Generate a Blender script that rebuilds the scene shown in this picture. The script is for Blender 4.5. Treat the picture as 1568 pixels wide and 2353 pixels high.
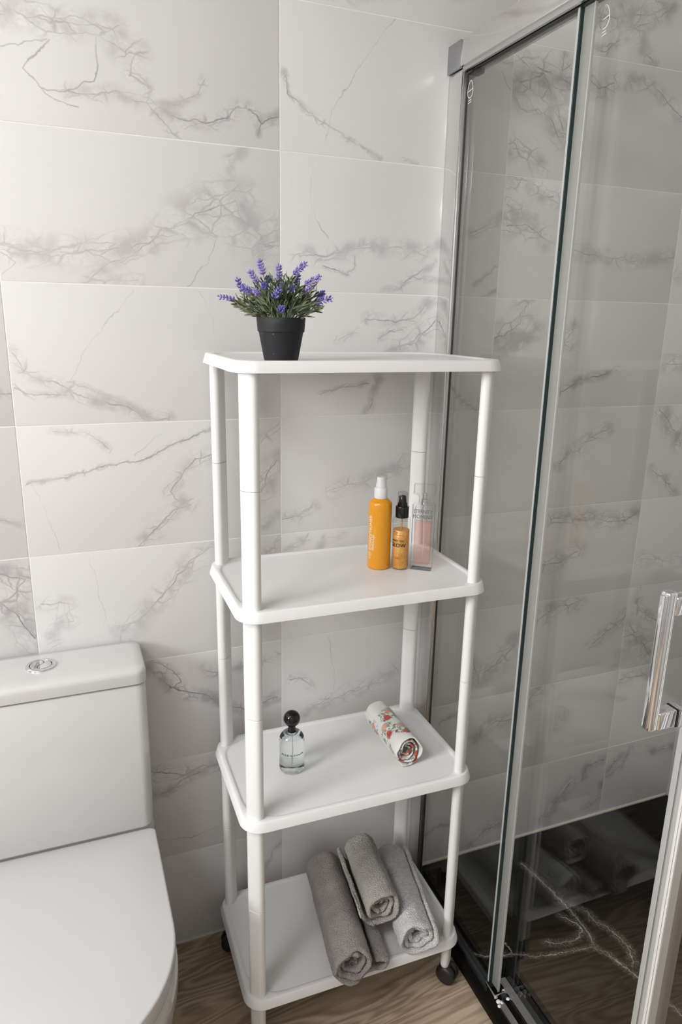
import bpy, bmesh, math, random
from mathutils import Vector, Matrix, noise

# ------------------------------------------------------------------ camera, world, lights, exposure
scn = bpy.context.scene
COL = scn.collection
for o in list(bpy.data.objects):
    bpy.data.objects.remove(o, do_unlink=True)

cam_d = bpy.data.cameras.new('camera')
cam_d.sensor_fit = 'VERTICAL'; cam_d.sensor_height = 36.0
cam_d.lens = 1618.4 * 36.0 / 2353.0
cam_d.clip_start = 0.02
camera = bpy.data.objects.new('camera', cam_d); COL.objects.link(camera)
_r = Vector((0.93127453, -0.3638287, 0.01887912)); _u = Vector((0.07923036, 0.2528376, 0.96425915)); _f = Vector((0.3555985, 0.89649419, -0.26428749))
_m = Matrix((( _r.x, _u.x, -_f.x, -0.41536), (_r.y, _u.y, -_f.y, -1.39398), (_r.z, _u.z, -_f.z, 1.44851), (0, 0, 0, 1)))
camera.matrix_world = _m
scn.camera = camera

world = bpy.data.worlds.new('daylight'); scn.world = world; world.use_nodes = True
_b = world.node_tree.nodes['Background']; _b.inputs[0].default_value = (0.80, 0.88, 1.0, 1); _b.inputs[1].default_value = 1.0

WIN_Y0, WIN_Y1, WIN_Z0, WIN_Z1 = -1.70, -0.75, 1.50, 2.38       # window opening in the left wall
X_LEFT, X_RIGHT, Y_FRONT, Z_CEIL = -2.60, 1.26, -2.60, 2.50
wl = bpy.data.lights.new('window_daylight', 'AREA'); wl.shape = 'RECTANGLE'
wl.size = WIN_Y1 - WIN_Y0; wl.size_y = WIN_Z1 - WIN_Z0; wl.energy = 84.0; wl.color = (1.0, 0.99, 0.98)
wlo = bpy.data.objects.new('window_daylight', wl); COL.objects.link(wlo)
wlo.location = (X_LEFT - 0.10, (WIN_Y0 + WIN_Y1) / 2, (WIN_Z0 + WIN_Z1) / 2)
wlo.rotation_euler = (math.pi / 2, 0, -math.pi / 2)
LAMP_X, LAMP_Y, LAMP_S, LAMP_POWER = -1.35, -1.30, 0.30, 17.0      # square ceiling panel

scn.cycles.transparent_max_bounces = 14; scn.cycles.max_bounces = 7; scn.cycles.diffuse_bounces = 3; scn.cycles.glossy_bounces = 3; scn.cycles.transmission_bounces = 6
scn.view_settings.view_transform = 'Standard'; scn.view_settings.look = 'None'
scn.view_settings.gamma = 1.0; scn.view_settings.use_curve_mapping = False
scn.view_settings.exposure = 0.19

# ------------------------------------------------------------------ helpers
def srgb(r, g, b):
    f = lambda c: c / 12.92 if c <= 0.04045 else ((c + 0.055) / 1.055) ** 2.4
    return (f(r / 255), f(g / 255), f(b / 255), 1.0)

def obj(name, verts, faces, mat, parent=None, smooth=True, loc=None, auto=None, kind=None):
    me = bpy.data.meshes.new(name)
    me.from_pydata([tuple(v) for v in verts], [], faces)
    me.update()
    bm = bmesh.new(); bm.from_mesh(me); bmesh.ops.recalc_face_normals(bm, faces=bm.faces[:]); bm.to_mesh(me); bm.free()
    return link(name, me, mat, parent, smooth, loc, auto, kind)

def link(name, me, mat, parent=None, smooth=True, loc=None, auto=None, kind=None):
    o = bpy.data.objects.new(name, me); COL.objects.link(o)
    if mat is not None:
        me.materials.clear(); me.materials.append(mat)
    me.polygons.foreach_set('use_smooth', [bool(smooth)] * len(me.polygons))
    if smooth and auto:
        me.set_sharp_from_angle(angle=math.radians(auto))
    if parent is not None: o.parent = parent
    if loc is not None: o.location = loc
    if kind: o['kind'] = kind
    return o

def thing(name, label, cat, loc=(0, 0, 0), rz=0.0, group=None):
    o = bpy.data.objects.new(name, None); COL.objects.link(o)
    o.empty_display_size = 0.05
    o.location = loc; o.rotation_euler = (0, 0, rz); o['label'] = label; o['category'] = cat
    if group: o['group'] = group
    return o

def tag(o, label, cat, group=None):
    o['label'] = label; o['category'] = cat
    if group: o['group'] = group
    return o

def box_mesh(name, x0, x1, y0, y1, z0, z1, bev=0.0, seg=2):
    bm = bmesh.new()
    bmesh.ops.create_cube(bm, size=1.0)
    for v in bm.verts:
        v.co = Vector((x0 if v.co.x < 0 else x1, y0 if v.co.y < 0 else y1, z0 if v.co.z < 0 else z1))
    if bev > 0:
        bmesh.ops.bevel(bm, geom=bm.edges[:], offset=bev, segments=seg, affect='EDGES', profile=0.6)
    bmesh.ops.recalc_face_normals(bm, faces=bm.faces[:])
    me = bpy.data.meshes.new(name); bm.to_mesh(me); bm.free()
    return me

def box(name, x0, x1, y0, y1, z0, z1, mat, parent=None, bev=0.0, seg=2, smooth=True, kind=None, loc=None):
    return link(name, box_mesh(name, min(x0, x1), max(x0, x1), min(y0, y1), max(y0, y1), min(z0, z1), max(z0, z1), bev, seg),
                mat, parent, smooth and bev > 0, loc, 40 if bev > 0 else None, kind)

def loft(loops, cap0=True, cap1=True, closed=True):
    n = len(loops[0]); vs = []; fs = []
    for lp in loops: vs += [tuple(p) for p in lp]
    for k in range(len(loops) - 1):
        a, b = k * n, (k + 1) * n
        for i in range(n if closed else n - 1):
            j = (i + 1) % n
            fs.append((a + i, a + j, b + j, b + i))
    if cap0: fs.append(tuple(range(n))[::-1])
    if cap1: fs.append(tuple(range((len(loops) - 1) * n, len(loops) * n)))
    return vs, fs

def circle(r, z, n=40, cx=0, cy=0, sy=1.0):
    return [(cx + r * math.cos(2 * math.pi * i / n), cy + sy * r * math.sin(2 * math.pi * i / n), z) for i in range(n)]

def lathe(profile, n=48, cap0=True, cap1=True):
    return loft([circle(max(r, 1e-5), z, n) for r, z in profile], cap0, cap1)

def rrect(hx, hy, r, z, k=8, cx=0.0, cy=0.0):
    pts = []
    for sx, sy, a0 in ((1, 1, 0), (-1, 1, 90), (-1, -1, 180), (1, -1, 270)):
        for i in range(k + 1):
            a = math.radians(a0 + 90.0 * i / k)
            pts.append((cx + sx * (hx - r) + r * math.cos(a), cy + sy * (hy - r) + r * math.sin(a), z))
    return pts

def tube(path, r, n=10, cap=True):
    """r may be a number or a list, path a list of Vectors"""
    path = [Vector(p) for p in path]; loops = []
    up = Vector((0.13, 0.27, 0.95))
    for i, p in enumerate(path):
        t = (path[min(i + 1, len(path) - 1)] - path[max(i - 1, 0)]).normalized()
        s = t.cross(up)
        if s.length < 1e-4: s = t.cross(Vector((1, 0, 0)))
        s.normalize(); w = s.cross(t).normalized()
        rr = r[i] if isinstance(r, (list, tuple)) else r
        loops.append([p + (s * math.cos(2 * math.pi * k / n) + w * math.sin(2 * math.pi * k / n)) * rr for k in range(n)])
    return loft(loops, cap, cap)

class MB:
    """collects pieces of ONE part"""
    def __init__(s): s.v = []; s.f = []
    def add(s, vf):
        o = len(s.v); s.v += [tuple(p) for p in vf[0]]; s.f += [tuple(i + o for i in f) for f in vf[1]]; return s
    def build(s, name, mat, parent=None, smooth=True, loc=None, auto=None, kind=None):
        return obj(name, s.v, s.f, mat, parent, smooth, loc, auto, kind)

def text_mesh(txt, size, extrude=0.0002, align='LEFT', spacing=1.0, sx=1.0):
    cu = bpy.data.curves.new('lettering', 'FONT')
    cu.body = txt; cu.size = size; cu.extrude = extrude; cu.align_x = align; cu.space_character = spacing; cu.resolution_u = 3
    ob = bpy.data.objects.new('lettering_tmp', cu); COL.objects.link(ob)
    dg = bpy.context.evaluated_depsgraph_get(); dg.update()
    me = bpy.data.meshes.new_from_object(ob.evaluated_get(dg))
    vs = [(v.co.x * sx, v.co.y, v.co.z) for v in me.vertices]; fs = [tuple(p.vertices) for p in me.polygons]
    bpy.data.objects.remove(ob, do_unlink=True); bpy.data.curves.remove(cu); bpy.data.meshes.remove(me)
    return vs, fs

# ------------------------------------------------------------------ materials
MATS = {}
def nodes_of(name):
    m = bpy.data.materials.new(name); m.use_nodes = True
    nt = m.node_tree
    return m, nt, nt.nodes['Principled BSDF'], nt.nodes['Material Output']

def N(nt, typ, **kw):
    n = nt.nodes.new(typ)
    for k, v in kw.items():
        if k.startswith('i_'):
            key = k[2:]; key = int(key) if key.isdigit() else key
            n.inputs[key].default_value = v
        else: setattr(n, k, v)
    return n

def simple(name, col, rough=0.5, metal=0.0, coat=0.0, bump=0.0, bscale=200.0, spec=0.5, sheen=0.0, var=0.0):
    m, nt, b, out = nodes_of(name)
    b.inputs['Base Color'].default_value = col; b.inputs['Roughness'].default_value = rough
    b.inputs['Metallic'].default_value = metal; b.inputs['Coat Weight'].default_value = coat
    b.inputs['Specular IOR Level'].default_value = spec; b.inputs['Sheen Weight'].default_value = sheen
    tc = N(nt, 'ShaderNodeTexCoord'); nz = N(nt, 'ShaderNodeTexNoise', i_Scale=bscale, i_Detail=4.0)
    nt.links.new(tc.outputs['Object'], nz.inputs['Vector'])
    if bump > 0:
        bp = N(nt, 'ShaderNodeBump', i_Strength=bump, i_Distance=0.001)
        nt.links.new(nz.outputs['Fac'], bp.inputs['Height']); nt.links.new(bp.outputs['Normal'], b.inputs['Normal'])
    if var > 0:
        mx = N(nt, 'ShaderNodeMix', data_type='RGBA'); mx.inputs[6].default_value = tuple(c * (1 - var) for c in col[:3]) + (1,); mx.inputs[7].default_value = tuple(min(1, c * (1 + var)) for c in col[:3]) + (1,)
        nt.links.new(nz.outputs['Fac'], mx.inputs[0]); nt.links.new(mx.outputs[2], b.inputs['Base Color'])
    return m

def clear_glass(name, tint=(1, 1, 1, 1), ior=1.45, rough=0.0):
    """thin clear pane: tinted straight-through light plus mirror reflection by Fresnel"""
    m, nt, b, out = nodes_of(name); nt.nodes.remove(b)
    tr = N(nt, 'ShaderNodeBsdfTransparent'); tr.inputs[0].default_value = tint
    gl = N(nt, 'ShaderNodeBsdfGlossy'); gl.inputs['Roughness'].default_value = rough
    fr = N(nt, 'ShaderNodeFresnel', i_IOR=ior); mx = N(nt, 'ShaderNodeMixShader')
    ge = N(nt, 'ShaderNodeNewGeometry'); io = N(nt, 'ShaderNodeMapRange', i_1=0.0, i_2=1.0, i_3=ior, i_4=1.0 / ior)   # same reflectance from both sides of a face
    nt.links.new(ge.outputs['Backfacing'], io.inputs[0]); nt.links.new(io.outputs[0], fr.inputs['IOR'])
    nt.links.new(fr.outputs[0], mx.inputs[0]); nt.links.new(tr.outputs[0], mx.inputs[1]); nt.links.new(gl.outputs[0], mx.inputs[2])
    nt.links.new(mx.outputs[0], out.inputs[0])
    return m

def solid_glass(name, col, ior=1.45):
    m, nt, b, out = nodes_of(name); nt.nodes.remove(b)
    g = N(nt, 'ShaderNodeBsdfGlass'); g.inputs['Color'].default_value = col; g.inputs['IOR'].default_value = ior; g.inputs['Roughness'].default_value = 0.0
    nt.links.new(g.outputs[0], out.inputs[0]); return m

# --- node group: distance from a point to a vein segment, chained by minimum
def make_vein_group():
    g = bpy.data.node_groups.new('vein_segment', 'ShaderNodeTree')
    for nm, st, io in (('P', 'NodeSocketVector', 'INPUT'), ('A', 'NodeSocketVector', 'INPUT'), ('B', 'NodeSocketVector', 'INPUT'), ('Din', 'NodeSocketFloat', 'INPUT'), ('D', 'NodeSocketFloat', 'OUTPUT')):
        g.interface.new_socket(name=nm, in_out=io, socket_type=st)
    gi = g.nodes.new('NodeGroupInput'); go = g.nodes.new('NodeGroupOutput')
    vm = lambda op: N(g, 'ShaderNodeVectorMath', operation=op)
    mm = lambda op: N(g, 'ShaderNodeMath', operation=op)
    pa = vm('SUBTRACT'); g.links.new(gi.outputs['P'], pa.inputs[0]); g.links.new(gi.outputs['A'], pa.inputs[1])
    ba = vm('SUBTRACT'); g.links.new(gi.outputs['B'], ba.inputs[0]); g.links.new(gi.outputs['A'], ba.inputs[1])
    d1 = vm('DOT_PRODUCT'); g.links.new(pa.outputs[0], d1.inputs[0]); g.links.new(ba.outputs[0], d1.inputs[1])
    d2 = vm('DOT_PRODUCT'); g.links.new(ba.outputs[0], d2.inputs[0]); g.links.new(ba.outputs[0], d2.inputs[1])
    dv = mm('DIVIDE'); dv.use_clamp = True; g.links.new(d1.outputs['Value'], dv.inputs[0]); g.links.new(d2.outputs['Value'], dv.inputs[1])
    sc = vm('SCALE'); g.links.new(ba.outputs[0], sc.inputs[0]); g.links.new(dv.outputs[0], sc.inputs['Scale'])
    df = vm('DISTANCE'); g.links.new(pa.outputs[0], df.inputs[0]); g.links.new(sc.outputs[0], df.inputs[1])
    mn = mm('MINIMUM'); g.links.new(df.outputs['Value'], mn.inputs[0]); g.links.new(gi.outputs['Din'], mn.inputs[1])
    g.links.new(mn.outputs[0], go.inputs['D'])
    return g
VG = make_vein_group()

def vein_field(nt, vec, polys, plane, seed, warp=0.011, crackle_scale=42.0, warp_scale=26.0, cloud=0.55):
    """returns a 0..1 socket: how much vein there is. polys in millimetres in the given plane ('xz' or 'xy')"""
    L = nt.links.new
    off = N(nt, 'ShaderNodeVectorMath', operation='ADD'); off.inputs[1].default_value = (seed * 1.37, seed * 0.71, seed * 2.13); L(vec, off.inputs[0])
    wn = N(nt, 'ShaderNodeTexNoise', i_Scale=warp_scale, i_Detail=3.0, i_Roughness=0.6); L(off.outputs[0], wn.inputs['Vector'])
    sub = N(nt, 'ShaderNodeVectorMath', operation='SUBTRACT'); sub.inputs[1].default_value = (0.5, 0.5, 0.5); L(wn.outputs['Color'], sub.inputs[0])
    mul = N(nt, 'ShaderNodeVectorMath', operation='MULTIPLY'); mul.inputs[1].default_value = ((warp * 2, 0, warp * 2) if plane == 'xz' else (warp * 2, warp * 2, 0)); L(sub.outputs[0], mul.inputs[0])
    flat = N(nt, 'ShaderNodeVectorMath', operation='MULTIPLY'); flat.inputs[1].default_value = ((1, 0, 1) if plane == 'xz' else (1, 1, 0)); L(vec, flat.inputs[0])
    P = N(nt, 'ShaderNodeVectorMath', operation='ADD'); L(flat.outputs[0], P.inputs[0]); L(mul.outputs[0], P.inputs[1])
    # network of finer veins and grey clouding in the broken zones around the veins
    gw = N(nt, 'ShaderNodeTexNoise', i_Scale=crackle_scale * 1.1, i_Detail=2.0, i_Roughness=0.55); L(off.outputs[0], gw.inputs['Vector'])
    gs = N(nt, 'ShaderNodeVectorMath', operation='SCALE'); gs.inputs['Scale'].default_value = 0.75 / crackle_scale; L(gw.outputs['Color'], gs.inputs[0])
    gp = N(nt, 'ShaderNodeVectorMath', operation='ADD'); L(flat.outputs[0], gp.inputs[0]); L(gs.outputs[0], gp.inputs[1])
    # the network is drawn out along the run of the veins on this slab
    sx_ = sy_ = 0.0
    for (w, r, s, pl) in polys:
        for (a, b2) in zip(pl[:-1], pl[1:]):
            dx, dy = b2[0] - a[0], b2[1] - a[1]; ln_ = math.hypot(dx, dy) + 1e-6; an = 2 * math.atan2(dy, dx); wt = ln_ * (0.3 + r)
            sx_ += wt * math.cos(an); sy_ += wt * math.sin(an)
    an = 0.5 * math.atan2(sy_, sx_); ca, sa = math.cos(an), math.sin(an)
    def dotp(v3):
        d_ = N(nt, 'ShaderNodeVectorMath', operation='DOT_PRODUCT'); d_.inputs[1].default_value = v3; L(gp.outputs[0], d_.inputs[0]); return d_.outputs['Value']
    k1, k2 = 0.62, 1.45
    if plane == 'xz': uu, vv = dotp((ca * k1, 0, sa * k1)), dotp((-sa * k2, 0, ca * k2))
    else: uu, vv = dotp((ca * k1, sa * k1, 0)), dotp((-sa * k2, ca * k2, 0))
    cb = N(nt, 'ShaderNodeCombineXYZ'); L(uu, cb.inputs[0]); L(vv, cb.inputs[1])
    def cells(scale, width, seedv):
        po = N(nt, 'ShaderNodeVectorMath', operation='ADD'); po.inputs[1].default_value = seedv; L(cb.outputs[0], po.inputs[0])
        vo = N(nt, 'ShaderNodeTexVoronoi', feature='DISTANCE_TO_EDGE', i_Scale=scale); L(po.outputs[0], vo.inputs['Vector'])
        mr = N(nt, 'ShaderNodeMapRange', i_1=0.0, i_2=width, i_3=1.0, i_4=0.0); L(vo.outputs['Distance'], mr.inputs[0]); return mr.outputs[0]
    r1 = cells(crackle_scale * 0.62, 0.060, (seed * 3.1, seed * 1.9, seed * 0.77))
    r2 = cells(crackle_scale * 1.55, 0.110, (seed * 1.1, seed * 4.7, seed * 2.2))
    rm = N(nt, 'ShaderNodeMath', operation='MULTIPLY', i_1=0.36); L(r2, rm.inputs[0])
    rx = N(nt, 'ShaderNodeMath', operation='MAXIMUM'); L(r1, rx.inputs[0]); L(rm.outputs[0], rx.inputs[1])
    cl = N(nt, 'ShaderNodeTexNoise', i_Scale=24.0, i_Detail=3.0, i_Roughness=0.55); L(off.outputs[0], cl.inputs['Vector'])
    cl2 = N(nt, 'ShaderNodeMapRange', i_1=0.44, i_2=0.64, i_3=0.0, i_4=cloud); L(cl.outputs['Fac'], cl2.inputs[0])
    net = N(nt, 'ShaderNodeMath', operation='MULTIPLY', i_1=0.62); L(rx.outputs[0], net.inputs[0])
    net2 = N(nt, 'ShaderNodeMath', operation='MAXIMUM'); L(net.outputs[0], net2.inputs[0]); L(cl2.outputs[0], net2.inputs[1])
    # thickness / fading along the veins
    tn = N(nt, 'ShaderNodeTexNoise', i_Scale=16.0, i_Detail=1.0); L(off.outputs[0], tn.inputs['Vector'])
    tm = N(nt, 'ShaderNodeMapRange', i_1=0.3, i_2=0.7, i_3=0.25, i_4=1.0); L(tn.outputs['Fac'], tm.inputs[0])
    total = None
    for (w, r, s, pl) in polys:
        d = None
        for (a, b2) in zip(pl[:-1], pl[1:]):
            g = nt.nodes.new('ShaderNodeGroup'); g.node_tree = VG
            L(P.outputs[0], g.inputs['P'])
            for key, p in (('A', a), ('B', b2)):
                g.inputs[key].default_value = (p[0] / 1000, 0, p[1] / 1000) if plane == 'xz' else (p[0] / 1000, p[1] / 1000, 0)
            if d is None: g.inputs['Din'].default_value = 9.0
            else: L(d, g.inputs['Din'])
            d = g.outputs['D']
        ln = N(nt, 'ShaderNodeMapRange', i_1=w * 0.0002, i_2=w * 0.0021, i_3=s * 1.0, i_4=0.0); ln.interpolation_type = 'SMOOTHSTEP'; L(d, ln.inputs[0])
        lt = N(nt, 'ShaderNodeMath', operation='MULTIPLY'); L(ln.outputs[0], lt.inputs[0]); L(tm.outputs[0], lt.inputs[1])
        res = lt.outputs[0]
        if r > 0:
            zn = N(nt, 'ShaderNodeMapRange', i_1=r * 0.0003, i_2=r * 0.0026, i_3=s, i_4=0.0); zn.interpolation_type = 'SMOOTHSTEP'; L(d, zn.inputs[0])
            zm = N(nt, 'ShaderNodeMath', operation='MULTIPLY'); L(zn.outputs[0], zm.inputs[0]); L(net2.outputs[0], zm.inputs[1])
            mx = N(nt, 'ShaderNodeMath', operation='MAXIMUM'); L(zm.outputs[0], mx.inputs[0]); L(res, mx.inputs[1]); res = mx.outputs[0]
        if total is None: total = res
        else:
            mx = N(nt, 'ShaderNodeMath', operation='MAXIMUM'); L(total, mx.inputs[0]); L(res, mx.inputs[1]); total = mx.outputs[0]
    return total

TILE_BASE = (0.675, 0.658, 0.648, 1); TILE_VEIN = (0.315, 0.297, 0.304, 1)
def tile_material(name, polys, seed):
    m, nt, b, out = nodes_of(name); L = nt.links.new
    tc = N(nt, 'ShaderNodeTexCoord')
    f = vein_field(nt, tc.outputs['Object'], polys, 'xz', seed)
    cn = N(nt, 'ShaderNodeTexNoise', i_Scale=5.0, i_Detail=0.0)
    off = N(nt, 'ShaderNodeVectorMath', operation='ADD'); off.inputs[1].default_value = (seed, seed * 2, 0); L(tc.outputs['Object'], off.inputs[0]); L(off.outputs[0], cn.inputs['Vector'])
    base = N(nt, 'ShaderNodeMix', data_type='RGBA'); base.inputs[6].default_value = tuple(c * 0.965 for c in TILE_BASE[:3]) + (1,); base.inputs[7].default_value = tuple(c * 1.03 for c in TILE_BASE[:3]) + (1,); L(cn.outputs['Fac'], base.inputs[0])
    mx = N(nt, 'ShaderNodeMix', data_type='RGBA'); L(f, mx.inputs[0]); L(base.outputs[2], mx.inputs[6]); mx.inputs[7].default_value = TILE_VEIN
    L(mx.outputs[2], b.inputs['Base Color'])
    b.inputs['Roughness'].default_value = 0.17; b.inputs['Specular IOR Level'].default_value = 0.42
    return m
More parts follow.
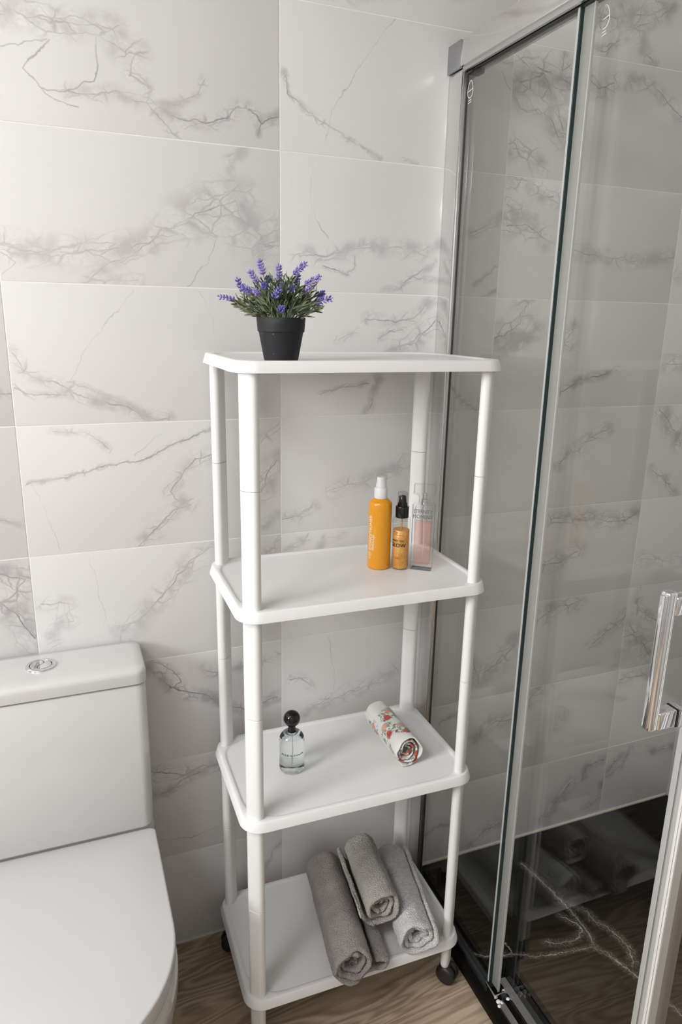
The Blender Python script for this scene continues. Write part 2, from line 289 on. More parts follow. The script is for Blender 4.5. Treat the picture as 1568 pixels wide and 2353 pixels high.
VEINS = {
 (-2, 3): [(1.2,18,1.1,[(196,97),(240,83),(215,51),(194,36),(219,14),(243,-44)])],
 (-2, 4): [(1.0,4,0.6,[(207,-47),(244,-63)])],
 (-2, 5): [(1.2,6,0.9,[(230,-66),(247,-66)])],
 (-1, 0): [(0.9,5,0.8,[(208,28),(223,62),(245,87)])],
 (-1, 1): [(1.1,13,1.0,[(-43,103),(18,83),(67,94),(97,92)]),(1.2,10,1.1,[(-46,48),(-13,46),(17,72),(67,83)]),(0.9,0,0.7,[(-35,-75),(31,-88),(92,-76)])],
 (-1, 2): [(1.2,9,1.2,[(-42,107),(-22,93),(-1,54),(35,34),(82,17),(101,2),(159,-31),(241,-14)]),(1.0,7,1.0,[(-34,119),(10,93),(22,60),(4,53)]),(1.0,9,1.0,[(75,82),(103,71),(201,81),(245,86)])],
 (-1, 3): [(0.6,0,0.4,[(-142,119),(-130,58),(-119,-27)]),(1.1,15,0.8,[(102,112),(56,84),(18,40),(-28,-2),(-55,-32),(-91,-51)]),(0.9,9,0.7,[(-236,31),(-185,20),(-180,-18),(-212,-14),(-226,-40),(-220,-59)]),(1.0,10,0.8,[(208,27),(228,94),(245,112)])],
 (-1, 4): [(1.2,3,1.0,[(-240,16),(-173,26),(-134,32),(-102,45),(-29,51),(14,73),(74,96),(109,108)]),(0.9,5,0.7,[(-189,115),(-136,111),(-92,78)]),(0.8,0,0.6,[(-44,63),(7,99)]),(0.6,0,0.35,[(-231,15),(-210,-50),(-192,-117)]),(1.2,10,0.9,[(107,55),(72,48),(45,19),(18,-15),(30,-30),(60,-46),(16,-60),(-20,-102),(-53,-122)]),(0.9,9,0.8,[(205,82),(225,90),(247,103)]),(1.0,16,0.9,[(206,-29),(225,17),(247,43)]),(0.9,7,0.7,[(210,-105),(234,-88),(246,-79)])],
 (-1, 5): [(0.7,0,0.4,[(-31,116),(-72,68),(-117,21),(-143,-33),(-156,-53)]),(1.1,8,0.9,[(-245,4),(-229,-21),(-213,-36),(-178,-48),(-146,-68),(-117,-81),(-63,-90),(-24,-112),(25,-122)]),(0.9,4,0.8,[(-245,-55),(-212,-71),(-161,-72)]),(0.8,4,0.7,[(-159,-49),(-122,-57),(-59,-91)]),(0.6,0,0.3,[(88,120),(115,71),(118,39)])],
 (-1, 6): [(1.1,16,0.8,[(-243,-64),(-190,-72),(-134,-73),(-68,-63),(0,-52),(16,-40),(32,-28)]),(1.0,6,0.7,[(48,-17),(80,-2),(104,-16),(120,-30)]),(1.1,26,0.85,[(80,-2),(129,23),(166,33),(166,11),(186,-19),(220,-40),(246,-35)]),(0.9,7,0.7,[(180,119),(151,99),(155,62),(175,56),(150,32)]),(0.8,0,0.6,[(128,-30),(110,-77),(68,-121)]),(1.0,8,0.7,[(0,-53),(-32,-75),(-66,-84),(-105,-119)]),(1.0,8,0.7,[(-101,-118),(-49,-115),(-19,-116)]),(0.8,0,0.8,[(-244,-78),(-220,-91),(-245,-114)])],
 (-1, 7): [(1.3,14,1.0,[(-210,31),(-165,38),(-140,28),(-100,31),(-66,34),(-38,30),(-30,9),(-2,-1)]),(0.9,0,0.6,[(-215,-18),(-179,-8),(-145,4)]),(1.0,0,0.8,[(-142,3),(-184,-44),(-161,-67),(-118,-68),(-75,-48),(-69,-32),(-69,13)]),(0.8,0,0.7,[(-161,-67),(-136,-85),(-103,-94)]),(1.1,8,0.8,[(-118,-68),(-77,-71),(-38,-60),(-10,-70),(12,-71)]),(1.0,6,0.8,[(-6,-2),(-15,-34),(17,-50),(12,-71),(30,-93),(58,-121)]),(0.9,5,0.8,[(12,-71),(53,-70),(95,-51),(112,-25)]),(1.1,8,0.9,[(37,-84),(79,-91),(113,-91),(149,-84),(173,-60)]),(1.1,8,1.0,[(189,-61),(214,-80),(249,-66)]),(0.9,4,0.9,[(214,-80),(208,-103)])],
 (0, 0): [(1.2,5,1.1,[(146,-9),(198,11),(246,4),(297,-31)])],
 (0, 1): [(1.1,6,1.0,[(171,79),(222,93),(288,80)])],
 (0, 2): [(0.7,0,0.5,[(-137,120),(-125,51),(-118,-29)]),(1.0,8,0.8,[(-231,26),(-205,26),(-178,-7)]),(1.0,12,0.8,[(-151,-57),(-85,-36),(-17,-25),(28,2)]),(1.0,8,0.8,[(-194,-72),(-129,-39)])],
 (0, 3): [(0.9,6,0.8,[(-244,84),(-206,103),(-191,114)]),(0.9,6,0.7,[(-166,79),(-151,102),(-104,110)])],
 (0, 4): [(1.0,12,0.8,[(-132,-38),(-45,-16),(8,-5),(39,18)]),(1.0,10,0.9,[(-246,-94),(-207,-85),(-177,-71)])],
 (0, 5): [(1.1,8,0.9,[(-61,77),(-26,73),(4,69),(45,79),(70,106),(95,118)]),(1.0,6,0.7,[(-35,33),(-5,51),(26,56)]),(1.0,6,0.7,[(-123,33),(-104,42),(-85,46)]),(1.1,12,1.0,[(-8,7),(17,20),(48,29),(98,71)]),(1.0,4,1.0,[(-165,-78),(-111,-65),(-52,-57)]),(1.1,8,1.0,[(-32,-46),(-45,-94),(-55,-117)]),(1.0,4,1.0,[(145,-60),(175,-99),(217,-125)])],
 (0, 6): [(0.9,0,0.5,[(-183,109),(-187,75),(-190,44),(-178,13),(-150,-21)]),(1.0,11,0.85,[(-209,-60),(-154,-58),(-108,-43),(-60,-37),(-7,-34),(48,-40),(88,-21),(119,-19)]),(0.9,3,0.9,[(-163,-75),(-126,-81),(-107,-93)]),(0.8,3,0.7,[(-89,-55),(-93,-80),(-107,-89)]),(1.0,5,0.8,[(90,-55),(51,-83),(2,-113),(-28,-118)]),(0.9,5,0.7,[(31,-92),(56,-91),(98,-94)]),(1.1,8,0.9,[(171,5),(212,21),(249,41)]),(1.0,3,0.9,[(190,-100),(221,-78),(244,-62)]),(1.0,3,0.9,[(205,-126),(224,-118),(244,-110)])],
 (0, 7): [(1.1,4,0.9,[(-241,7),(-231,-28),(-201,-49),(-166,-68),(-122,-86),(-85,-101),(-42,-123)]),(0.7,0,0.5,[(-24,124),(-89,37),(-145,-47),(-161,-103)]),(0.9,4,0.7,[(5,-114),(35,-122)]),(1.0,3,0.9,[(208,102),(218,84),(248,83)]),(1.0,0,0.8,[(226,66),(236,39),(244,36)])],
 (1, 0): [(1.2,5,1.2,[(168,37),(178,79),(238,87)]),(1.2,6,1.2,[(191,-73),(236,-47),(242,4)]),(1.2,5,1.1,[(-218,-98),(-178,-67),(-165,-49),(-109,-36)]),(1.1,10,1.0,[(41,-63),(82,-14),(122,34)])],
 (1, 1): [(1.1,10,1.0,[(-67,77),(4,143),(89,154)]),(1.1,8,1.0,[(-218,3),(-167,45),(-99,44)])],
 (1, 2): [(1.1,8,1.0,[(139,-26),(208,16),(250,43)]),(1.1,10,1.0,[(-46,78),(-7,98),(77,105)]),(1.1,12,1.0,[(-207,-57),(-156,-28),(-108,26)]),(1.1,8,1.0,[(-277,17),(-235,-27),(-219,-67)])],
 (1, 3): [(1.2,9,1.1,[(-37,100),(102,88),(176,70),(243,91)]),(1.1,10,1.0,[(-69,-24),(5,-21),(57,4)])],
 (1, 4): [(1.1,7,1.0,[(-34,-11),(45,46),(109,71)])],
 (1, 5): [(1.2,12,1.1,[(-251,36),(-210,53),(-182,70),(-169,113)]),(1.1,10,1.0,[(-230,17),(-184,31),(-139,51)]),(1.2,4,1.2,[(-61,-89),(-1,-59),(63,-47),(115,-35)]),(1.0,5,0.9,[(-30,67),(-56,27),(-24,17)])],
 (1, 6): [(1.1,8,1.0,[(-243,117),(-196,118),(-172,98),(-119,89)]),(1.1,6,0.9,[(-241,67),(-201,53),(-171,41)]),(1.1,10,1.0,[(-237,24),(-193,31),(-138,7)]),(1.0,7,0.8,[(-64,-16),(24,-26),(114,-32),(246,-16)])],
 (1, 7): [(1.2,6,1.1,[(-244,120),(-220,96),(-186,81),(-147,74),(-83,57)]),(1.2,16,1.1,[(-232,51),(-175,74),(-154,40),(-129,14),(-112,-26)]),(1.1,4,1.0,[(-239,22),(-221,4),(-178,5),(-149,-5),(-115,-52)]),(1.0,4,0.9,[(-125,121),(-132,88),(-109,99)]),(1.1,10,1.0,[(-236,-72),(-197,-77),(-166,-99)]),(1.1,6,1.0,[(43,85),(103,92),(158,64),(213,34)]),(1.1,8,1.0,[(-60,76),(-32,63),(8,79)])],
 (1, 8): [(1.2,10,1.0,[(-73,-60),(0,-46),(69,-33),(126,-12)]),(1.1,5,1.0,[(-54,-112),(-25,-114),(28,-72),(95,-41),(150,-4)]),(1.1,6,0.9,[(61,-55),(80,-97),(108,-119)])],
 (2, 0): [(1.1,4,1.1,[(-238,45),(-193,86)]),(1.1,4,1.1,[(-233,28),(-186,47),(-162,101)]),(1.1,5,1.1,[(-92,85),(-63,68),(6,71)])],
 (2, 1): [(1.1,6,1.0,[(-241,97),(-153,95),(-129,97)])],
 (2, 2): [(1.1,6,1.1,[(-218,115),(-213,57),(-125,5)]),(1.2,16,1.1,[(-245,-11),(-190,-33),(-149,-87)])],
 (2, 4): [(1.2,12,1.2,[(-234,115),(-208,92),(-149,33)]),(1.1,6,1.0,[(-228,-45),(-160,-85),(-138,-120)])],
}

# ------------------------------------------------------------------ shared materials
M_grout = simple('grout', (0.80, 0.775, 0.755, 1), 0.8, bump=0.1, bscale=600)
M_paint = simple('wall_paint', (0.58, 0.57, 0.565, 1), 0.7, bump=0.05)
M_ceil = simple('ceiling_paint', (0.78, 0.77, 0.75, 1), 0.8)
M_plastic = simple('white_plastic', (0.785, 0.78, 0.77, 1), 0.38, bump=0.04, bscale=900)
M_ceramic = simple('ceramic', (0.60, 0.60, 0.585, 1), 0.12, coat=0.4)
M_seat = simple('seat_plastic', (0.56, 0.545, 0.54, 1), 0.33)
M_black = simple('black_rubber', (0.012, 0.012, 0.013, 1), 0.42)
M_gloss_black = simple('gloss_black', (0.006, 0.006, 0.008, 1), 0.06)
M_chrome = simple('chrome', (0.80, 0.81, 0.83, 1), 0.05, metal=1.0)
M_alu = simple('polished_aluminium', (0.80, 0.795, 0.79, 1), 0.10, metal=1.0)
M_satin = simple('satin_aluminium', (0.62, 0.615, 0.61, 1), 0.32, metal=1.0)
M_seal = simple('grey_seal', (0.27, 0.27, 0.255, 1), 0.35)
M_taupe_seal = simple('taupe_seal', (0.25, 0.235, 0.22, 1), 0.4)
M_light_seal = simple('light_grey_seal', (0.42, 0.42, 0.415, 1), 0.35)
M_cap = simple('cap_metal', (0.42, 0.425, 0.45, 1), 0.3, metal=1.0)
M_seal_dark = simple('dark_gasket', (0.02, 0.024, 0.028, 1), 0.35)
M_white_seal = simple('white_seal', (0.72, 0.70, 0.69, 1), 0.4)
M_caulk = simple('sealant', (0.80, 0.74, 0.67, 1), 0.6)
M_print_white = simple('white_print', (0.85, 0.83, 0.80, 1), 0.5)
M_print_black = simple('black_print', (0.01, 0.01, 0.012, 1), 0.5)
M_print_grey = simple('grey_print', (0.10, 0.095, 0.10, 1), 0.5)
M_pane = clear_glass('shower_pane', (0.965, 0.972, 0.962, 1), 1.5)
M_edge = simple('glass_edge', (0.012, 0.030, 0.030, 1), 0.15)
M_win = clear_glass('window_pane', (0.97, 0.98, 0.98, 1), 1.5)
M_strip = clear_glass('clear_strip', (0.80, 0.80, 0.76, 1), 1.5, 0.15)

def wood_material(seed):
    m, nt, b, out = nodes_of('oak_board'); L = nt.links.new
    tc = N(nt, 'ShaderNodeTexCoord')
    mp = N(nt, 'ShaderNodeMapping'); mp.inputs['Scale'].default_value = (1.0, 1.0, 1.0); mp.inputs['Rotation'].default_value = (0, 0, math.radians(-6)); mp.inputs['Location'].default_value = (seed * 0.37, seed * 0.11, 0)
    L(tc.outputs['Object'], mp.inputs['Vector'])
    st = N(nt, 'ShaderNodeVectorMath', operation='MULTIPLY'); st.inputs[1].default_value = (1.6, 9.0, 1); L(mp.outputs[0], st.inputs[0])
    wn = N(nt, 'ShaderNodeTexNoise', i_Scale=1.15, i_Detail=3.0, i_Roughness=0.5, i_Distortion=0.4); L(st.outputs[0], wn.inputs['Vector'])
    rings = N(nt, 'ShaderNodeMath', operation='MULTIPLY', i_1=16.0); L(wn.outputs['Fac'], rings.inputs[0])
    sn = N(nt, 'ShaderNodeMath', operation='SINE'); rr = N(nt, 'ShaderNodeMath', operation='MULTIPLY', i_1=6.283); L(rings.outputs[0], rr.inputs[0]); L(rr.outputs[0], sn.inputs[0])
    s2 = N(nt, 'ShaderNodeMapRange', i_1=-1.0, i_2=1.0, i_3=0.0, i_4=1.0); L(sn.outputs[0], s2.inputs[0])
    st2 = N(nt, 'ShaderNodeVectorMath', operation='MULTIPLY'); st2.inputs[1].default_value = (7.0, 150.0, 1); L(mp.outputs[0], st2.inputs[0])
    fn = N(nt, 'ShaderNodeTexNoise', i_Scale=1.0, i_Detail=5.0, i_Roughness=0.6); L(st2.outputs[0], fn.inputs['Vector'])
    st3 = N(nt, 'ShaderNodeVectorMath', operation='MULTIPLY'); st3.inputs[1].default_value = (2.0, 8.0, 1); L(mp.outputs[0], st3.inputs[0])
    bn = N(nt, 'ShaderNodeTexNoise', i_Scale=1.0, i_Detail=2.0); L(st3.outputs[0], bn.inputs['Vector'])
    a1 = N(nt, 'ShaderNodeMath', operation='MULTIPLY', i_1=0.30); L(s2.outputs[0], a1.inputs[0])
    a2 = N(nt, 'ShaderNodeMath', operation='MULTIPLY_ADD', i_1=0.55); L(fn.outputs['Fac'], a2.inputs[0]); L(a1.outputs[0], a2.inputs[2])
    a3 = N(nt, 'ShaderNodeMath', operation='MULTIPLY_ADD', i_1=0.45); L(bn.outputs['Fac'], a3.inputs[0]); L(a2.outputs[0], a3.inputs[2])
    cr = N(nt, 'ShaderNodeValToRGB'); L(a3.outputs[0], cr.inputs[0])
    e = cr.color_ramp.elements; e[0].position = 0.30; e[0].color = (0.175, 0.120, 0.078, 1); e[1].position = 0.95; e[1].color = (0.60, 0.475, 0.350, 1)
    k = e.new(0.62); k.color = (0.405, 0.300, 0.205, 1)
    L(cr.outputs[0], b.inputs['Base Color']); b.inputs['Roughness'].default_value = 0.42
    bp = N(nt, 'ShaderNodeBump', i_Strength=0.12, i_Distance=0.001); L(fn.outputs['Fac'], bp.inputs['Height']); L(bp.outputs[0], b.inputs['Normal'])
    return m

def tray_material():
    m, nt, b, out = nodes_of('dark_marble'); L = nt.links.new
    tc = N(nt, 'ShaderNodeTexCoord')
    TRAY = [(1.3,6,1.0,[(653,-92),(665,-154),(672,-234),(675,-265),(672,-333),(658,-380),(674,-399),(688,-447),(697,-478)]),(1.0,4,1.0,[(364,-281),(383,-294),(409,-309),(465,-324),(509,-347),(572,-361),(629,-370),(667,-377)]),(1.0,7,1.0,[(557,-324),(589,-340),(639,-341),(662,-329),(665,-310),(641,-274)]),(1.0,8,1.0,[(686,-251),(712,-285),(709,-313),(726,-340),(734,-383),(731,-414),(710,-443)]),(0.9,0,1.0,[(464,-289),(465,-309),(463,-323)]),(0.9,4,1.0,[(712,-536),(716,-559),(716,-581)])]
    f = vein_field(nt, tc.outputs['Object'], TRAY, 'xy', 3.3, warp=0.009, crackle_scale=230.0, warp_scale=60.0, cloud=0.0)
    nz = N(nt, 'ShaderNodeTexNoise', i_Scale=9.0, i_Detail=5.0); L(tc.outputs['Object'], nz.inputs['Vector'])
    base = N(nt, 'ShaderNodeMix', data_type='RGBA'); base.inputs[6].default_value = (0.003, 0.003, 0.003, 1); base.inputs[7].default_value = (0.009, 0.008, 0.007, 1); L(nz.outputs['Fac'], base.inputs[0])
    mx = N(nt, 'ShaderNodeMix', data_type='RGBA'); L(f, mx.inputs[0]); L(base.outputs[2], mx.inputs[6]); mx.inputs[7].default_value = (0.60, 0.56, 0.51, 1)
    L(mx.outputs[2], b.inputs['Base Color']); b.inputs['Roughness'].default_value = 0.5; b.inputs['Specular IOR Level'].default_value = 0.08
    return m

# ------------------------------------------------------------------ the room
TW, TH, GAP = 0.49865, 0.25, 0.0022
def struct(o): o['kind'] = 'structure'; return o

M_tile_plain = tile_material('marble_tile_plain', [(1.0, 9, 0.8, [(-240, -40), (-110, 10), (30, 0), (160, 70)])], 2.2)
wall_back = struct(box('wall_back', X_LEFT, X_RIGHT, 0.0006, 0.10, 0.0, Z_CEIL, M_grout))
rng = random.Random(5)
for c in range(-6, 3):
    for k in range(0, 10):
        x0, x1 = max(c * TW, X_LEFT), min((c + 1) * TW, X_RIGHT)
        z0, z1 = k * TH, (k + 1) * TH
        if x1 - x0 < 0.02 or z0 >= Z_CEIL: continue
        z1 = min(z1, Z_CEIL)
        cx, cz = (c + 0.5) * TW, (k + 0.5) * TH
        polys = VEINS.get((c, k))
        if not polys:
            a = rng.uniform(-90, 60); polys = [(1.0, 8, 0.8, [(-230, a), (-120, a + rng.uniform(-30, 40)), (20, a + rng.uniform(-20, 60)), (140, a + rng.uniform(-40, 60))])]
        if c >= 0 and polys is not None and (c > 0 or k >= 0):
            polys = [(w_, (r_ * 1.5 + 2 if r_ and c > 0 else r_), min(1.25, s_ * (1.15 if c > 0 else 1.0)), pl_) for (w_, r_, s_, pl_) in polys]
        gx0 = GAP / 2 if c * TW > X_LEFT else 0; 
        me = box_mesh('wall_tile', x0 - cx + gx0, x1 - cx - GAP / 2, 0.0, 0.006, z0 - cz + (GAP / 2 if k else 0.001), z1 - cz - GAP / 2, 0.0005, 2)
        t = link('wall_tile', me, tile_material('marble_tile', polys, (c + 4) * 1.7 + k * 5.3) if -3 < c < 3 and k < 9 else M_tile_plain, wall_back, True, (cx, 0, cz), 40)
# left wall with the window opening
def wall_with_hole():
    x = X_LEFT; mb = MB()
    def slab(y0, y1, z0, z1):
        mb.add(([(x - 0.2, y0, z0), (x, y0, z0), (x, y1, z0), (x - 0.2, y1, z0), (x - 0.2, y0, z1), (x, y0, z1), (x, y1, z1), (x - 0.2, y1, z1)],
                [(0, 1, 2, 3), (4, 7, 6, 5), (0, 4, 5, 1), (1, 5, 6, 2), (2, 6, 7, 3), (3, 7, 4, 0)]))
    slab(Y_FRONT, WIN_Y0, 0, Z_CEIL); slab(WIN_Y1, 0.1, 0, Z_CEIL); slab(WIN_Y0, WIN_Y1, 0, WIN_Z0); slab(WIN_Y0, WIN_Y1, WIN_Z1, Z_CEIL)
    return mb
struct(wall_with_hole().build('wall_left', M_paint, None, False))
struct(box('wall_right', X_RIGHT, X_RIGHT + 0.1, Y_FRONT, 0.1, 0, Z_CEIL, M_paint))
struct(box('wall_front', X_LEFT - 0.2, X_RIGHT + 0.1, Y_FRONT - 0.1, Y_FRONT, 0, Z_CEIL, M_paint))
struct(box('ceiling', X_LEFT - 0.2, X_RIGHT + 0.1, Y_FRONT - 0.1, 0.1, Z_CEIL, Z_CEIL + 0.08, M_ceil))
floor = struct(box('floor', X_LEFT - 0.2, X_RIGHT + 0.1, Y_FRONT - 0.1, 0.1, -0.08, -0.006, M_grout))
for i, (ya, yb) in enumerate(((0.1, -0.56), (-0.5605, -1.22), (-1.2205, -1.88), (-1.8805, Y_FRONT))):
    b0 = link('floor_board', box_mesh('floor_board', X_LEFT, X_RIGHT, yb, ya, -0.006, 0.0, 0.0004, 1), wood_material(i + 1), floor, False)
wf = bpy.data.objects.new('window_1', None); COL.objects.link(wf); wf.location = (X_LEFT - 0.05, 0, 0); struct(wf)
mb = MB()
def bar(y0, y1, z0, z1):
    m_ = box_mesh('t', -0.03, 0.03, y0, y1, z0, z1); mb.add(([tuple(v.co) for v in m_.vertices], [tuple(p.vertices) for p in m_.polygons])); bpy.data.meshes.remove(m_)
bar(WIN_Y0, WIN_Y1, WIN_Z0, WIN_Z0 + 0.05); bar(WIN_Y0, WIN_Y1, WIN_Z1 - 0.05, WIN_Z1); bar(WIN_Y0, WIN_Y0 + 0.05, WIN_Z0, WIN_Z1); bar(WIN_Y1 - 0.05, WIN_Y1, WIN_Z0, WIN_Z1)
mb.build('window_frame', M_plastic, wf, False)
box('pane', -0.003, 0.003, WIN_Y0 + 0.05, WIN_Y1 - 0.05, WIN_Z0 + 0.05, WIN_Z1 - 0.05, M_win, wf)
# sealant lines
struct(box('trim_1', X_LEFT, 0.338, -0.0035, 0.0, 0.0, 0.004, M_caulk))
tw = MB(); rr = random.Random(2)
lo = []
for i in range(80):
    x = 0.344 + (X_RIGHT - 0.344) * i / 79; w = 0.0075 + 0.0012 * noise.noise(Vector((x * 14, 0, 0)))
    lo.append([(x, 0.0, 0.0226), (x, -w * 0.7, 0.0226), (x, -w * 0.35, 0.0226 + w * 0.75), (x, 0.0, 0.0226 + w)])
struct(tw.add(loft(lo)).build('trim_2', M_caulk, None, True))


# ceiling panel lamp to the left of the photographer
lampo = thing('ceiling_lamp', 'square white ceiling lamp to the left of the photographer', 'lamp', (LAMP_X, LAMP_Y, Z_CEIL))
S_ = LAMP_S
lo = [rrect(S_ + 0.03, S_ + 0.03, 0.01, 0.0, 3), rrect(S_ + 0.03, S_ + 0.03, 0.01, -0.045, 3), rrect(S_ + 0.025, S_ + 0.025, 0.008, -0.05, 3), rrect(S_, S_, 0.005, -0.05, 3), rrect(S_, S_, 0.005, -0.040, 3)]
v, f = loft(lo, True, False); obj('frame', v, f, M_plastic, lampo, True, None, 30)
m, nt, b, out = nodes_of('lamp_diffuser'); nt.nodes.remove(b); em = N(nt, 'ShaderNodeEmission'); em.inputs[0].default_value = (0.98, 0.985, 1.0, 1); em.inputs[1].default_value = LAMP_POWER; nt.links.new(em.outputs[0], out.inputs[0])
obj('diffuser', [(-S_, -S_, -0.042), (S_, -S_, -0.042), (S_, S_, -0.042), (-S_, S_, -0.042)], [(0, 3, 2, 1)], m, lampo, False)

# ------------------------------------------------------------------ shower tray and enclosure
tray_me = box_mesh('shower_tray', 0.336, X_RIGHT, -0.835, 0.0, 0.0, 0.0222, 0.003, 2)
tray = thing('shower_tray', 'low black marble shower tray with white veins under the glass enclosure', 'shower tray', (0, 0, 0))
link('slab', tray_me, tray_material(), tray, True, None, 40)
v, f = lathe([(0.0, 0.0222), (0.045, 0.0222), (0.045, 0.0245), (0.040, 0.0252), (0.0, 0.0252)], 40); obj('drain_cover', v, f, M_chrome, tray, loc=(1.02, -0.55, 0), auto=40)

ZH0, ZH1 = 1.920, 1.966          # header rail
XF, XD = 0.366, 0.392            # planes of the fixed pane and of the sliding door
Y_CORNER = -0.762
enc = thing('shower_enclosure', 'corner shower enclosure of clear sliding glass with polished aluminium rails', 'shower', (0, 0, 0.0222))
Z0 = 0.0222
def eb(name, x0, x1, y0, y1, z0, z1, mat, parent=enc, bev=0.0, seg=2):
    return box(name, x0, x1, y0, y1, z0 - Z0, z1 - Z0, mat, parent, bev, seg)
# wall profile: a shiny channel on the tiles, with lips holding the pane
wp = eb('wall_profile', 0.351, 0.3545, -0.050, -0.0005, Z0, ZH0 - 0.004, M_alu, bev=0.0008)
eb('profile_lip', 0.3545, 0.362, -0.052, -0.045, Z0, ZH0 - 0.004, M_satin, wp, 0.0006)
eb('profile_lip', 0.370, 0.380, -0.020, -0.0005, Z0, ZH0 - 0.004, M_satin, wp, 0.0006)
eb('pane_gasket', 0.3615, 0.3629, -0.0545, -0.044, Z0, ZH0 - 0.004, M_seal_dark, wp)
eb('pane_gasket', 0.3693, 0.3725, -0.040, -0.020, Z0, ZH0 - 0.004, M_seal, wp)
# header rail with end cap and a gasket under it
hr = eb('header_rail', 0.347, 0.402, Y_CORNER - 0.03, -0.048, ZH0, ZH1, M_alu, bev=0.0015)
eb('end_cap', 0.3455, 0.4035, -0.048, -0.0005, ZH0 - 0.002, ZH1 + 0.001, M_cap, hr, 0.0012)
eb('rail_gasket', 0.352, 0.3575, Y_CORNER, -0.050, ZH0 - 0.008, ZH0 + 0.0005, M_satin, hr)
eb('rail_gasket', 0.3605, 0.3635, Y_CORNER, -0.050, ZH0 - 0.009, ZH0 + 0.0005, M_seal_dark, hr)
eb('rail_gasket', 0.378, 0.386, Y_CORNER, -0.050, ZH0 - 0.005, ZH0 + 0.0005, M_seal, hr)
eb('stop_block', 0.360, 0.388, -0.072, -0.050, ZH0 - 0.013, ZH0, M_black, hr, 0.003)
hr2 = eb('header_rail', 0.402, X_RIGHT, Y_CORNER - 0.03, Y_CORNER + 0.025, ZH0, ZH1, M_alu, bev=0.0015)
# fixed pane
fp = eb('fixed_pane', XF - 0.003, XF + 0.003, -0.3765, -0.044, 0.036, ZH0 - 0.002, M_pane)
eb('pane_edge', XF - 0.0031, XF + 0.0031, -0.3790, -0.3766, 0.036, ZH0 - 0.009, M_edge, fp)
eb('edge_seal', XF - 0.0035, XF - 0.0032, -0.3765, -0.3715, 0.036, ZH0 - 0.009, M_light_seal, fp)
eb('edge_seal', XF + 0.0034, XF + 0.0060, -0.4020, -0.3790, 0.036, ZH0 - 0.009, M_seal, fp, 0.0005)
eb('edge_seal', XF + 0.0020, XF + 0.0065, -0.4045, -0.4022, 0.036, ZH0 - 0.009, M_light_seal, fp, 0.0005)
# sliding door
dr = eb('sliding_door', XD - 0.003, XD + 0.003, Y_CORNER + 0.028, -0.362, 0.036, ZH0 - 0.002, M_pane)
eb('door_edge', XD - 0.0031, XD + 0.0031, -0.3618, -0.359, 0.036, ZH0 - 0.009, M_seal, dr)
for (ya, yb, xa, xb, mt) in ((0.0, 0.010, -0.004, 0.004, M_light_seal), (-0.0045, -0.0005, -0.003, 0.004, M_seal), (-0.014, -0.005, -0.006, 0.006, M_light_seal), (-0.019, -0.0142, -0.009, 0.006, M_white_seal), (-0.0203, -0.0192, -0.0065, 0.006, M_seal_dark), (-0.0245, -0.0205, -0.010, 0.006, M_white_seal), (-0.036, -0.0247, -0.007, 0.006, M_taupe_seal)):
    eb('magnet_strip', XD + xa, XD + xb, Y_CORNER + 0.022 + ya, Y_CORNER + 0.022 + yb, 0.036, ZH0 - 0.01, mt, dr, 0.0007)
def mark(parent, x, y, z, s=1.0):
    """printed mark: an oval with a slanted bar and two short dashes below it"""
    mb = MB(); t = 0.0006 * s; xx = x - 0.0036
    def poly(ps, closed=False):
        n = len(ps); loops = []
        for i, p in enumerate(ps):
            a = ps[(i - 1) % n] if (closed or i) else ps[i]; c = ps[(i + 1) % n] if (closed or i < n - 1) else ps[i]
            d = Vector((c[0] - a[0], c[1] - a[1])).normalized(); q = Vector((-d.y, d.x)) * t
            loops.append([(xx, p[0] + q.x, p[1] + q.y), (xx - 0.0002, p[0] + q.x, p[1] + q.y), (xx - 0.0002, p[0] - q.x, p[1] - q.y), (xx, p[0] - q.x, p[1] - q.y)])
        if closed: loops.append(loops[0])
        mb.add(loft(loops, not closed, not closed))
    W_, H_ = 0.0105 * s, 0.0165 * s
    poly([(y - W_ * math.cos(a) * (1 - 0.25 * math.sin(a)), z + H_ * math.sin(a)) for a in [2 * math.pi * k / 28 for k in range(28)]], True)
    poly([(y + W_ * 0.95, z - 0.0035 * s), (y - W_ * 0.95, z - 0.0005 * s)])
    poly([(y + W_ * 0.55, z - 0.0215 * s), (y - W_ * 0.55, z - 0.0205 * s)]); poly([(y + W_ * 0.6, z - 0.0265 * s), (y - W_ * 0.6, z - 0.0245 * s)])
    return mb.build('glass_mark', M_print_white, parent, False)
mark(fp, XF, -0.0655, 1.879 - Z0, 0.9); mark(dr, XD, -0.4030, 1.893 - Z0, 0.95)
# handle of the door
hd = eb('handle', 0.330, 0.346, -0.730, -0.713, 0.884, 1.098, M_chrome, dr, 0.0035, 3)
eb('handle_ridge', 0.326, 0.3305, -0.726, -0.717, 0.889, 1.093, M_chrome, hd, 0.0015, 2)
for za in (0.888, 1.066):
    eb('handle_foot', 0.344, 0.377, -0.732, -0.711, za - 0.003, za + 0.025, M_chrome, hd, 0.003, 3)
    eb('handle_washer', 0.377, 0.3795, -0.732, -0.711, za - 0.003, za + 0.025, M_black, hd)
    eb('handle_foot', 0.3795, 0.3885, -0.733, -0.710, za - 0.004, za + 0.026, M_chrome, hd, 0.002, 2)
# front pane of the corner (entry side)
fr = eb('front_pane', 0.420, X_RIGHT - 0.03, Y_CORNER - 0.003, Y_CORNER + 0.003, 0.036, ZH0 - 0.002, M_pane)
eb('magnet_strip', 0.400, 0.420, Y_CORNER - 0.006, Y_CORNER + 0.006, 0.036, ZH0 - 0.01, M_taupe_seal, fr, 0.001)
